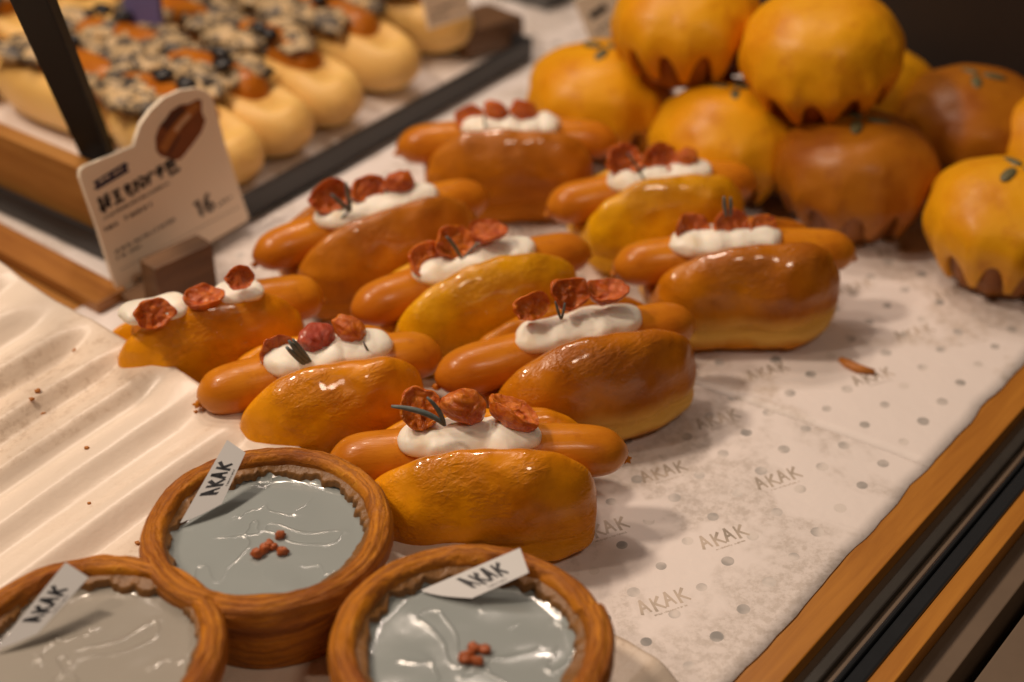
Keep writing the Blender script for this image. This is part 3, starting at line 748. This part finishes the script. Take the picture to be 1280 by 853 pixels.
make_pumpkin(1330, 190, 3.5, 5.3, False, 'yellow pumpkin bun showing only as a sliver at the right photo edge', spin=0.2)

# ---------------------------------------------------------------- tarts
def lathe_open(prof, n=120): pass
TR = [(4.35, 0.0), (4.9, 0.0), (5.10, 0.12), (5.20, 1.0), (5.32, 2.2), (5.42, 2.75), (5.60, 2.90), (5.80, 3.15), (5.93, 3.5), (5.95, 3.95), (5.84, 4.32), (5.58, 4.55), (5.2, 4.62), (4.92, 4.5), (4.76, 4.2), (4.68, 3.8), (4.62, 3.3), (4.55, 2.6)]
def make_tart(px, py, R, label, glaze, seed, nuts, spin, tz=TART_Z):
    cen = at(px, py, tz + 4.2); k = R / 6.0
    root = empty('tart', (cen.x, cen.y, tz + 0.06), spin)
    tag(root, label, 'tart', 'tarts with grey filling on the greaseproof paper')
    m = len(TR)
    def f(u, v):
        i = v * (m - 1); a = min(int(i), m - 2); t = i - a
        p0, p1, p2, p3 = (TR[max(0, min(m - 1, a + d))] for d in (-1, 0, 1, 2))
        r, z = (0.5 * (2 * b + (c_ - a_) * t + (2 * a_ - 5 * b + 4 * c_ - d) * t * t + (3 * b - a_ - 3 * c_ + d) * t ** 3) for a_, b, c_, d in zip(p0, p1, p2, p3))
        th = 2 * pi * u
        rim = sstep(2.6, 3.3, z)
        # the rolled rim is one strip whose ends overlap: thicker on one side, a step where it ends
        lap = ((th / (2 * pi) + 0.36) % 1.0)
        step = 0.30 * (lap - 0.5) * rim
        r += step * 0.5 + rim * 0.10 * noise.noise(Vector((cos(th) * 1.3, sin(th) * 1.3, seed))) + 0.04 * noise.noise(Vector((cos(th) * 6, sin(th) * 6, z * 2 + seed)))
        r += rim * 0.045 * noise.noise(Vector((cos(th) * .9, sin(th) * .9 + seed, (r * 1.2 - z * 1.1) * 4)))
        z += rim * 0.11 * noise.noise(Vector((cos(th) * 1.6, sin(th) * 1.6 + seed, (r * 1.0 - z * 0.8) * 7))) + rim * 0.06 * noise.noise(Vector((cos(th) * 9, sin(th) * 9, r * 5 + seed)))
        z += rim * (0.13 * noise.noise(Vector((cos(th) * 1.7 + seed, sin(th) * 1.7, 4))) + step * 0.5)
        return (r * k * cos(th), r * k * sin(th), z * k)
    vs, fs = grid(f, 200, 90, cu=True)
    link('crust', vs, fs, MAT['tart_crust'], root)
    # ruffled inner edge of the pastry against the filling
    def g(u, v):
        th = 2 * pi * u
        w = noise.noise(Vector((cos(th) * 6.5, sin(th) * 6.5, seed))) + 0.9 * noise.noise(Vector((cos(th) * 14, sin(th) * 14, seed + 3)))
        w2 = noise.noise(Vector((cos(th) * 1.8, sin(th) * 1.8, seed + 7)))
        r = 4.80 - 0.50 * v * (0.8 + 0.9 * w2) + 0.26 * w * v
        z = 4.16 - 0.20 * v + 0.34 * w * v * (1 - 0.4 * v) - (0.35 * max(0, v - .85) / .15)
        return (r * k * cos(th), r * k * sin(th), z * k)
    vs, fs = grid(g, 420, 12, cu=True)
    link('pastry_ruffle', vs, fs, MAT['tart_inner'], root)
    # glaze pool, climbing at its edge
    def hz(x, y, r):
        return 3.55 + 0.035 * noise.noise(Vector((x * 0.55 + seed, y * 0.55, 0))) + 0.05 * noise.noise(Vector((x * 0.28, y * 0.28 + seed, 2))) + 0.26 * sstep(3.9, 4.75, r) ** 2 * (1 + 1.2 * noise.noise(Vector((x * 1.2, y * 1.2, seed))))
    def gl(u, v):
        th = 2 * pi * u; r = 4.72 * v
        x, y = r * cos(th), r * sin(th)
        return (x * k, y * k, hz(x, y, r) * k)
    vs, fs = grid(gl, 120, 50, cu=True)
    link('filling', vs, fs, MAT[glaze], root)
    for i, (nx, ny, s_) in enumerate(nuts):
        w = at(nx, ny, tz + 3.75 * k) - cen; w = Matrix.Rotation(-spin, 3, 'Z') @ Vector((w.x, w.y, 0))
        mb = MB(); mb.lump((w.x, w.y, hz(w.x / k, w.y / k, 0) * k + s_ * 0.5), s_, s_ * 0.8, s_ * 0.8, i + seed, 0.35, 14, 10)
        mb.build('nut_piece', MAT['nut'], root)
    return root
make_tart(334, 654, 5.55, 'round tart with grey glaze, farthest of the three, its whole rim in view', 'glaze_grey', 1.3,
          [(322, 692, 0.30), (331, 686, 0.26), (336, 681, 0.25), (353, 689, 0.27), (350, 669, 0.24), (342, 683, 0.2)], radians(20))
make_tart(108, 810, 5.6, 'round tart with grey glaze tinted beige for reflection, at the bottom left corner', 'glaze_reflect_beige', 4.1, [], radians(60))
make_tart(588, 799, 5.75, 'round tart with grey glaze at the bottom middle, beside the printed paper', 'glaze_grey', 7.7,
          [(582, 824, 0.32), (593, 810, 0.28), (606, 812, 0.26), (597, 827, 0.26), (588, 816, 0.2)], radians(150))

# name tags stuck in the tarts
def make_tag(bl, br, tr, tl, zb_, zt, label, curve=0.25):
    """flat card; bl/br: corners at the stuck end, tl/tr: free end (pixels), word reads from stuck end to free end"""
    P = [at(*bl, zb_), at(*br, zb_ + 0.25), at(*tr, zt), at(*tl, zt + 0.05)]
    P[2] = P[1] + (P[3] - P[0]) if False else P[2]
    n = (P[1] - P[0]).cross(P[3] - P[0]).normalized()
    if n.z < 0: n = -n
    P[2] = at_plane(*tr, P[0], n); P[1] = at_plane(*br, P[0], n)
    c = sum(P, Vector()) / 4
    o3 = lambda u, v: (P[0] * (1 - u) * (1 - v) + P[3] * u * (1 - v) + P[1] * (1 - u) * v + P[2] * u * v) - c
    root = empty('name_tag', c); tag(root, label, 'tag', 'name tags stuck in the tarts')
    out = []
    for k in range(9):                                  # rounded stuck end
        t = k / 8; out.append((0.10 * (1 - sin(pi * t)) * 0 - 0.10 * sin(pi * t) * curve, t))
    poly = [o3(u, v) for u, v in out] + [o3(1, 1), o3(1, 0)]
    mb = MB(); mb.prism([p - n * 0.035 for p in poly], n * 0.035)
    mb.build('card', MAT['tag_card'], root, smooth=False)
    Lc = (P[3] - P[0]).length; Wc = (P[2] - P[3]).length
    let = MB(); shp, W = word('AKAK', 0.24)
    hgt = Wc * 0.56; wd = Lc * 0.50
    def fn(x, y): return o3(0.26 + x / W * (wd / Lc), 0.5 - (y - 0.42) * hgt / Wc) + n * 0.008
    mapped(let, shp, fn); mapped(let, ticks(W * .22, W * .8, -0.32, 0.14, 3, 0.04), fn)
    let.build('lettering', MAT['ink'], root, smooth=False)
make_tag((225, 654), (277, 630), (307, 566), (284, 550), 5.2, 7.2, 'grey white name tag standing in the farthest tart, lettering climbing upward')
make_tag((-6, 812), (47, 792), (111, 722), (82, 703), 5.2, 7.2, 'grey white name tag in the tart at the bottom left corner')
make_tag((526, 738), (590, 748), (661, 716), (650, 685), 5.2, 6.8, 'white name tag lying nearly level across the rim of the bottom middle tart', 0.5)

# ---------------------------------------------------------------- price card and its block
cb0 = at(150, 368, 0.5); cb1 = at(313, 272, 0.9)
cu = (cb1 - cb0).normalized()
back = Vector((-cu.y, cu.x, 0)).normalized()
cup_ = (Vector((0, 0, 1)) + back * 0.18).normalized()
cn = cu.cross(cup_).normalized()
if cn.dot(Vector((0, 0, CAMH)) - cb0) < 0: cn = -cn
card = empty('price_card', cb0); tag(card, 'cream price card with a rounded hump, a hot dog picture and the price 16', 'price card')
def onc(px, py, off=0.0): return at_plane(px, py, cb0, cn) - cb0 + cn * off
def rpath(pts):
    return pts
outline = [(150, 368), (142, 350), (122, 285), (100, 222), (100, 213), (105, 208), (140, 194), (168, 182), (170, 172), (176, 155), (188, 138), (205, 122), (225, 113), (243, 110), (257, 113), (266, 122), (270, 135), (282, 180), (298, 232), (312, 272), (308, 278), (270, 300), (200, 341)]
mb = MB(); mb.prism([onc(*p) for p in outline], -cn * 0.30)
mb.build('card', MAT['card'], card, smooth=False, bevel=0.05)
def draw(name, mat, strokes, off=0.02, closed=()):
    mb = MB()
    for pts, w in strokes:
        vs, fs = ribbon(pts, w); mb.add([onc(x, y, off) for x, y in vs], fs)
    for poly in closed: mb.add([onc(x, y, off) for x, y in poly], [tuple(range(len(poly)))])
    return mb.build(name, MAT[mat], card, smooth=False)
draw('badge', 'ink_navy', [], 0.02, [[(116, 228), (156, 203), (161, 206), (158, 210), (162, 214), (121, 238), (117, 236), (120, 232)]])
tb = MB()
for vs, fs in ticks(0, 1, 0, 0.22, 11, 0.05, 0.42):
    tb.add([onc(124 + x * 29 + y * 5, 229.5 - x * 16.5 - y * 26, 0.03) for x, y in vs], fs)
tb.build('badge_lettering', MAT['card'], card, smooth=False)
ux, uy = 0.875, -0.485                                  # text direction on the card, pixels
vx, vy = 0.30, 0.954                                    # down direction
def T(x0, y0): return lambda a, b: (x0 + a * ux + b * vx, y0 + a * uy + b * vy)
title = []
t_ = T(121, 248)
G7 = [[[(2, 0), (3, 22)], [(0, 6), (6, 5)], [(3, 12), (0, 18)], [(3, 12), (7, 18)], [(9, 3), (16, 2)], [(10, 3), (9, 18)], [(9, 9), (17, 8)], [(13, 9), (13, 20)]],
      [[(20, 4), (31, 4)], [(21, 11), (30, 11)], [(19, 19), (33, 19)], [(25.5, 4), (26, 19)]],
      [[(36, 6), (47, 6)], [(37, 11), (46, 11)], [(41, 2), (40, 17), (44, 20), (48, 15)]],
      [[(52, 3), (52, 20)], [(49, 8), (56, 7)], [(55, 10), (50, 16)], [(57, 4), (64, 5), (65, 14), (61, 18)], [(59, 8), (59, 19)]],
      [[(67, 6), (69, 11)], [(73, 4), (69, 19)], [(76, 4), (79, 9)]],
      [[(82, 6), (92, 4)], [(81, 11), (93, 10)], [(88, 2), (86, 19)]],
      [[(96, 4), (107, 3), (108, 12), (97, 13), (96, 4)], [(98, 8), (106, 8)], [(97, 13), (99, 20), (112, 19)]]]
for g in G7:
    for st in g: title.append(([t_(a, b * 0.92) for a, b in st], 4.0))
title.append(([t_(3, 1), t_(5, 21)], 4.6)); title.append(([t_(97, 19.5), t_(112, 18.5)], 3.6))
draw('title_lettering', 'ink', title)
sm = []
def small(x0, y0, ln, h, seed, w=1.0):
    tt = T(x0, y0)
    for vs, fs in ticks(0, ln / 10, 0, h / 10, seed, w / 10, 0.42):
        a_ = ((vs[0][0] + vs[1][0]) / 2, (vs[0][1] + vs[1][1]) / 2); b_ = ((vs[2][0] + vs[3][0]) / 2, (vs[2][1] + vs[3][1]) / 2)
        sm.append(([tt(a_[0] * 10, -a_[1] * 10), tt(b_[0] * 10, -b_[1] * 10)], w))
small(130, 275, 96, 4.5, 1, 1.4); small(133, 289, 22, 5.5, 2, 2.4); small(158, 275, 38, 5.5, 3, 2.4)
small(145, 317, 90, 4.5, 4, 1.6); small(147, 325, 34, 4.5, 5, 1.6)
sm.append(([(128, 275), (213, 229)], 0.7)); sm.append(([(150, 338), (300, 258)], 0.6))
draw('small_lettering', 'ink_grey', sm, 0.018)
pt_ = T(243, 257)
draw('price_lettering', 'ink', [([pt_(0, 0), pt_(5, -4), pt_(5.5, 16.5)], 5.0),
      ([pt_(21, -5), pt_(15, 1), pt_(13, 9), pt_(14.5, 14.5), pt_(19, 15.5), pt_(22.5, 12), pt_(21.5, 7.5), pt_(17.5, 6), pt_(14, 8.5)], 4.6),
      ([pt_(27, 15), pt_(31, 14.5)], 2.2), ([pt_(33, 12), pt_(36, 12), pt_(36, 15), pt_(33, 15), pt_(33, 12)], 1.4), ([pt_(39, 12), pt_(42, 12), pt_(42, 15), pt_(39, 15), pt_(39, 12)], 1.4), ([pt_(44, 13.5), pt_(48, 13)], 1.6)])
draw('picture', 'pic_brown', [], 0.016, [[(194, 172), (198, 160), (206, 150), (213, 139), (225, 131), (236, 130), (247, 124), (252, 126), (252, 140), (257, 151), (252, 165), (240, 182), (226, 199), (219, 201), (200, 195), (195, 188)]])
draw('picture_sausage', 'pic_orange', [([(203, 188), (212, 172), (224, 155), (247, 130)], 10.0)], 0.022)
draw('picture_cream', 'pic_cream', [([(219, 164), (226, 155), (237, 143)], 5.0)], 0.028)
draw('picture_topping', 'pic_dark', [([(204, 160), (214, 149), (229, 135)], 11.0), ([(208, 197), (224, 170)], 3.0)], 0.034)
# block
def block(name, ptop, z1, z0, depth_vec, mat, label, cat, grp):
    """front top edge from two pixels at height z1, depth behind it"""
    A_, B_ = at(*ptop[0], z1), at(*ptop[1], z1); c = (A_ + B_) / 2 + depth_vec / 2; c.z = z0
    mb = MB(); mb.box((A_ + B_) / 2 + depth_vec / 2 - c + Vector((0, 0, (z0 - z1) / 2)), (B_ - A_) / 2, depth_vec / 2, Vector((0, 0, (z1 - z0) / 2)))
    o = mb.build(name, MAT[mat], smooth=False, bevel=0.12, loc=c); tag(o, label, cat, grp); return o
zt = 3.4
A_ = at(193, 337, zt); B_ = at(266, 304, zt)
bdir = Vector((-(B_ - A_).y, (B_ - A_).x, 0)).normalized()
blk = block('card_holder', [(193, 337), (266, 304)], zt, 0.12, bdir * 1.6, 'wood_block', 'dark brown wooden block holding up the price card with the hot dog picture', 'card holder', 'wooden blocks holding price cards')
fb = MB(); A2 = at(163, 385, 0.2); B2 = at(215, 352, 0.2)
fb.box((B2 - A2) * 0, (B2 - A2) / 2, bdir * 0.9, Vector((0, 0, 0.35)))
# small foot in front of the block belongs to the same holder
loc2 = (A2 + B2) / 2 - Vector(blk.location) / S; loc2.z = 0.36
fo = fb.build('foot', MAT['wood_block'], blk, smooth=False, bevel=0.08, loc=loc2)

# ---------------------------------------------------------------- black tray with sausage rolls
tr0 = at(303, 256, 1.6); tr1 = at(666, 53, 1.6)
td = (tr1 - tr0); td.z = 0; td.normalize(); tn = Vector((-td.y, td.x, 0))     # along the rim, away from the hot dogs
tray_near = tr0 - td * 8.5; TLn = (tr1 - tray_near).length; TW = 62.0
tray = empty('baking_tray', tray_near + td * TLn / 2 + tn * TW / 2 - Vector((0, 0, 1.5)))
tag(tray, 'black baking tray with a thin rim behind the hot dogs, lined with paper', 'tray')
tc = Vector(tray.location) / S
def trp(a, b, z): v = tray_near + td * a + tn * b; return Vector((v.x, v.y, z))
mb = MB()
mb.box(trp(TLn / 2, TW / 2, 0.45) - tc, td * (TLn / 2 - .3), tn * (TW / 2 - .3), Vector((0, 0, 0.2)))
mb.build('tray_base', MAT['black_metal'], tray, smooth=False)
mb = MB()
for a0_, a1_, b0_, b1_ in ((0, TLn, 0, 0.45), (0, TLn, TW - 0.45, TW), (0, 0.45, 0.46, TW - 0.46), (TLn - 0.45, TLn, 0.46, TW - 0.46)):
    mb.box(trp((a0_ + a1_) / 2, (b0_ + b1_) / 2, 1.12) - tc, td * (a1_ - a0_) / 2, tn * (b1_ - b0_) / 2, Vector((0, 0, 0.92)))
mb.build('tray_rim', MAT['black_metal'], tray, smooth=False, bevel=0.1)
mb = MB()
def lf(u, v): 
    a = 0.6 + (TLn - 1.2) * u; b = 0.6 + (TW - 1.2) * v
    return trp(a, b, 0.75 + 0.1 * noise.noise(Vector((a * .2, b * .2, 4))) + 0.9 * sstep(1.6, 0.0, b)) - tc
vs, fs = grid(lf, 50, 60); o = link('tray_liner', vs, fs, MAT['back_paper'], loc=tc)
tag(o, 'plain paper lining the black tray under the sausage rolls', 'paper')
# wooden side board standing in the tray's near end
mb = MB(); mb.box((0, 0, 2.5), td * 0.6, tn * (TW / 2 - 0.8), Vector((0, 0, 2.4)))
o = mb.build('side_board', MAT['wood_light'], smooth=False, bevel=0.1, loc=trp(1.3, TW / 2, 0.9)); tag(o, 'pale wooden board standing along the left end of the black tray', 'board')

def make_roll(cen, ang, label, seed, k=1.0, cover=1.0):
    root = empty('sausage_roll', cen, ang); tag(root, label, 'bread', 'sausage rolls on the black tray')
    Lr, wr, hr = 13.2 * k, 2.85 * k, 5.2 * k
    def f(u, v):
        x = u * 2 - 1; s = max(0.0, 1 - abs(x) ** 3.0) ** 0.5
        a = 2 * pi * v
        y = wr * cos(a) * s; z = hr * 0.5 + hr * 0.5 * math.copysign(abs(sin(a)) ** 0.85, sin(a)) * s
        # trough pressed by the sausage, ends rise round it
        tr = max(0, sin(a)) ** 3 * sstep(0.86, 0.60, abs(x)) * sstep(1.75, 0.9, abs(y))
        z -= 0.9 * tr
        n_ = noise.noise(Vector((x * 2 + seed * 3, cos(a), sin(a)))) * 0.18
        return (x * Lr / 2, y * (1 + n_ * .5), max(0, z * (1 + n_ * .4)))
    vs, fs = grid(f, 44, 28, cv=True); fs += [tuple(range(28)), tuple(range(43 * 28, 44 * 28))[::-1]]
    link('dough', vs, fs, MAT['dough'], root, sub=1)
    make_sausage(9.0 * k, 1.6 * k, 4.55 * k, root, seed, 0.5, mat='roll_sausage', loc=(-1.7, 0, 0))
    mb = MB(); rr = random.Random(seed * 10)
    for i in range(22):
        mb.lump((rr.uniform(-6.0, cover) * k, rr.uniform(-2.4, 2.4) * k, (5.5 - 0.5 * rr.random()) * k), rr.uniform(1.0, 1.9), rr.uniform(.9, 1.5), rr.uniform(.4, .7), i + seed, 0.4, 12, 8)
    mb.build('topping', MAT['topping'], root)
    for i in range(2):
        mb = MB(); mb.lump((rr.uniform(-2, 1.3), rr.uniform(-1.3, .6), 6.45 * k), 0.75, 0.6, 0.35, i + seed, 0.35, 12, 8); mb.build('olive', MAT['olive_black'], root)
    return root
ra = atan2(-tn.y, -tn.x)
roll_px = [(318, 245), (378, 208), (445, 168), (514, 124), (578, 77), (634, 35)]
names = ['sausage roll half hidden behind the price card, nearest in the front row', 'second sausage roll of the front row, its sausage end just right of the card top',
         'third sausage roll of the front row, plump pale dough end above the tray rim', 'fourth sausage roll of the front row, largest pale end',
         'fifth sausage roll of the front row, left of the small wooden block', 'sixth sausage roll of the front row, at the photo top behind the small white card']
for i, (px, py) in enumerate(roll_px[:5]):
    e = at(px, py, 0.9); e = e + tn * 6.1; make_roll((e.x, e.y, 0.85), ra + 0.06 * sin(i * 2.1), names[i], i + 1.0)
for i in range(6):
    e = at(*roll_px[i], 0.9) + tn * (18.3 + 0.5 * sin(i)); e.z = 0.85
    make_roll(e, ra + pi + 0.08 * sin(i * 1.7), 'sausage roll of the second row, %s' % ('behind the black post', 'just right of the black post', 'with dark olives, behind the card hump', 'behind the third front roll', 'behind the fourth front roll', 'at the photo top edge')[i], i + 11.0, cover=3.6)  # topping spread wider, partly to darken this row in place of dimmer light
for i in range(5):
    e = at(*roll_px[i], 0.9) + tn * (31.0 + 0.6 * sin(i * 2)) - td * 1.0; e.z = 0.85
    make_roll(e, ra + 0.1 * sin(i * 1.3), 'sausage roll of the farthest row, %s' % ('left of the black post at the photo edge', 'top left beside the black post', 'at the photo top, right of the black post', 'at the photo top, behind the blue card', 'farthest away at the photo top')[i], i + 21.0, cover=3.0)  # wider topping here too, partly standing in for dim light at the back

# black post leaning behind the price card
b0 = at(142, 238, 0.15) + tn * 0.0; tpz = 24.0
t3 = at(22, -48, tpz) ; axis = (t3 - b0)
# keep it in a plane facing along the tray
mb = MB(); side = td.cross(axis).normalized(); 
w1 = Vector((1, 0, 0)) - axis.normalized() * axis.normalized().x; w1.normalize(); w2 = axis.normalized().cross(w1)
mb.box(axis / 2, axis / 2, w1 * 0.95, w2 * 0.6)
o = mb.build('metal_post', MAT['post_metal'], smooth=False, bevel=0.12, loc=b0)
tag(o, 'black flat metal post leaning at the upper left behind the price card', 'post')

# small cards and blocks at the top
def small_card(pix, zb_, lean, label, lines):
    """pix: bl, br, tr, tl pixels; bottom at height zb_"""
    A_ = at(*pix[0], zb_); B_ = at(*pix[1], zb_); u_ = (B_ - A_).normalized(); bk = Vector((-u_.y, u_.x, 0))
    up = (Vector((0, 0, 1)) + bk * lean).normalized(); n_ = u_.cross(up).normalized()
    if n_.dot(Vector((0, 0, CAMH)) - A_) < 0: n_ = -n_
    root = empty('price_card', A_); tag(root, label, 'price card')
    P = [at_plane(*p, A_, n_) - A_ for p in pix]
    mb = MB(); mb.prism(P, -n_ * 0.25); mb.build('card', MAT['card'], root, smooth=False)
    let = MB()
    for (x0, y0, x1, y1, w, tk) in lines:
        if tk:
            for vs, fs in ticks(0, hypot(x1 - x0, y1 - y0) / 10, 0, w / 10, int(x0), 0.11, 0.4):
                dx, dy = (x1 - x0), (y1 - y0); d = hypot(dx, dy); dx /= d; dy /= d
                let.add([at_plane(x0 + a * 10 * dx + b * 10 * dy, y0 + a * 10 * dy - b * 10 * dx, A_ + n_ * .02, n_) - A_ for a, b in vs], fs)
        else:
            vs, fs = ribbon([(x0, y0), (x1, y1)], w); let.add([at_plane(a, b, A_ + n_ * .02, n_) - A_ for a, b in vs], fs)
    let.build('lettering', MAT['ink'], root, smooth=False)
small_card([(537, 38), (590, 20), (580, -30), (526, -14)], 5.5, 0.15, 'small white price card at the photo top, beside the wooden block on the tray corner', [(540, 16, 578, 3, 4, True), (538, 26, 560, 19, 3, True)])
small_card([(742, 60), (790, 50), (775, -20), (718, 0)], 2.0, 0.15, 'small white price card behind the leftmost pumpkin bun', [(738, 22, 758, 8, 9, False), (746, 47, 775, 24, 9, True), (752, 55, 772, 42, 4, True)])
A_ = at(590, 60, 0.9)
block('card_holder', [(585, 40), (655, 20)], 3.2, 0.9, tn * 4.0 + td * 0.5, 'wood_block', 'brown wooden block on the far corner of the black tray', 'card holder', 'wooden blocks holding price cards')
# blue card standing among the rolls
A_ = at(186, 56, 5.0); mb = MB(); mb.box((0, 0, 4.0), td * 0.2 + tn * 0.0, (tn * -1.2 + td * 0.6), Vector((0, 0, 4.0)))
o = mb.build('price_marker', MAT['blue_plastic'], smooth=False, bevel=0.08, loc=A_); tag(o, 'narrow blue violet marker standing among the sausage rolls', 'marker')
mb = MB(); mb.box((0, 0, 3), td * 4, tn * 5, Vector((0, 0, 3)))
o = mb.build('grey_box', MAT['grey_plastic'], smooth=False, bevel=0.2, loc=at(705, -6, 0)+tn*4); tag(o, 'dark grey box at the photo top behind the tray corner', 'box')

# dark cabinet panel and leaning rod behind the pumpkin buns
pa = at(850, 62, 0.0) + EA * 1.0
cp = pa + EQ * 50 ; cp.z = 0
mb = MB(); mb.box((0, 0, 24), EQ * 50, EA * 1.0, Vector((0, 0, 24)))
o = mb.build('cabinet_panel', MAT['dark_panel'], smooth=False, bevel=0.2, loc=cp); tag(o, 'dark brown cabinet panel behind the pumpkin buns', 'panel')
ra_ = at(1280, 128, 0.2); rb_ = at(1192, -20, 9)
mb = MB(); mb.tube([ra_ - ra_, (rb_ - ra_) * .5, rb_ - ra_], 0.75, 14)
o = mb.build('metal_rod', MAT['rod_metal'], loc=ra_); tag(o, 'dull grey metal rod leaning against the dark panel at the upper right', 'rod')

# ---------------------------------------------------------------- flakes and crumbs
def flake(px, py, z, pts, w, label):
    base = at(px, py, z); mb = MB(); pp = []
    for x, y in pts: pp.append(at(x, y, z + 0.05) - base)
    mb.tube(pp, lambda t: w * (0.5 + 0.5 * sin(pi * t)) , 8)
    mb.v = [(v[0], v[1], v[2] * 0.8 + 0.06) for v in mb.v]
    o = mb.build('pastry_flake', MAT['flake'], loc=base); tag(o, label, 'crumb')
flake(1070, 458, 0.17, [(1050, 450), (1060, 456), (1072, 462), (1093, 466)], 0.34, 'orange pastry flake lying on the open printed paper at the right')
flake(540, 678, TART_Z, [(536, 664), (538, 672), (541, 680), (543, 690)], 0.09, 'thin pastry flake on the paper corner between the tart and the nearest hot dog')
flake(304, 556, TART_Z + .5, [(295, 556), (304, 556), (314, 557)], 0.08, 'thin pastry flake on the paper just above the farthest tart')
for i, (x, y, s_) in enumerate([(48, 490, .17), (40, 500, .14), (53, 519, .20), (26, 533, .16), (98, 490, .10), (93, 439, .13), (245, 516, .13), (109, 561, .13), (112, 630, .10), (172, 680, .13)]):
    q = p = 0; z = 1.5
    for _ in range(6):
        w = at(x, y, z); p, q = pq(w); z = tart_paper_z(p, q)
    w = at(x, y, z); mb = MB(); mb.lump((0, 0, s_ * 0.4), s_, s_ * 0.8, s_ * 0.6, i, 0.5, 10, 7)
    o = mb.build('crumb', MAT['flake'], loc=w); tag(o, 'tiny brown pastry crumb on the ridged cream paper at the left', 'crumb', 'crumbs on the ridged cream paper')

# ---------------------------------------------------------------- light
world = bpy.data.worlds.new('World'); scene.world = world; world.use_nodes = True
bg = world.node_tree.nodes['Background']; bg.inputs[0].default_value = (1.0, 0.72, 0.48, 1); bg.inputs[1].default_value = 0.03
def look(o, target):
    d = Vector(target) * S - o.location; o.rotation_euler = d.to_track_quat('-Z', 'Y').to_euler()
def area(name, loc, target, size, power, color, size_y=None):
    l = bpy.data.lights.new(name, 'AREA'); l.energy = power; l.color = color; l.size = size * S
    if size_y: l.shape = 'RECTANGLE'; l.size_y = size_y * S
    else: l.shape = 'DISK'
    o = bpy.data.objects.new(name, l); COL.objects.link(o); o.location = Vector(loc) * S; look(o, target); return o
WARM = (1.0, 0.78, 0.60)
area('spot_and_fill_lamp', (-70, 66, 112), (-12, 58, 0), 12, 9.2, (1.0, 0.79, 0.61))
area('spot_and_fill_lamp', (-20, 130, 130), (0, 70, 0), 10, 3.6, WARM)
area('spot_and_fill_lamp', (42, -18, 124), (0, 72, 0), 24, 3.6, WARM)  # soft fill, added to brighten the price card and camera-facing sides
area('spot_and_fill_lamp', (-45, 102, 128), (-5, 65, 0), 10, 3.2, WARM)
area('spot_and_fill_lamp', (-95, 30, 118), (-10, 60, 0), 8, 3.0, WARM)
area('strip_lamp', (-10, 142, 132), (-5, 60, 0), 80, 3.6, (1.0, 0.82, 0.70), 0.8)

# ---------------------------------------------------------------- camera
cam = bpy.data.cameras.new('camera'); co = bpy.data.objects.new('camera', cam); COL.objects.link(co)
co.location = (0, 0, CAMH * S); co.rotation_euler = (pi / 2 - PITCH, 0, 0)
cam.sensor_width = 36; cam.lens = F / 1280 * 36; cam.clip_start = 0.02; cam.clip_end = 50
cam.dof.use_dof = True; cam.dof.focus_distance = 0.715; cam.dof.aperture_fstop = 4.0
scene.camera = co
scene.view_settings.view_transform = 'Standard'; scene.view_settings.look = 'None'; scene.view_settings.exposure = -0.22; scene.view_settings.gamma = 1
scene.cycles.use_denoising = True
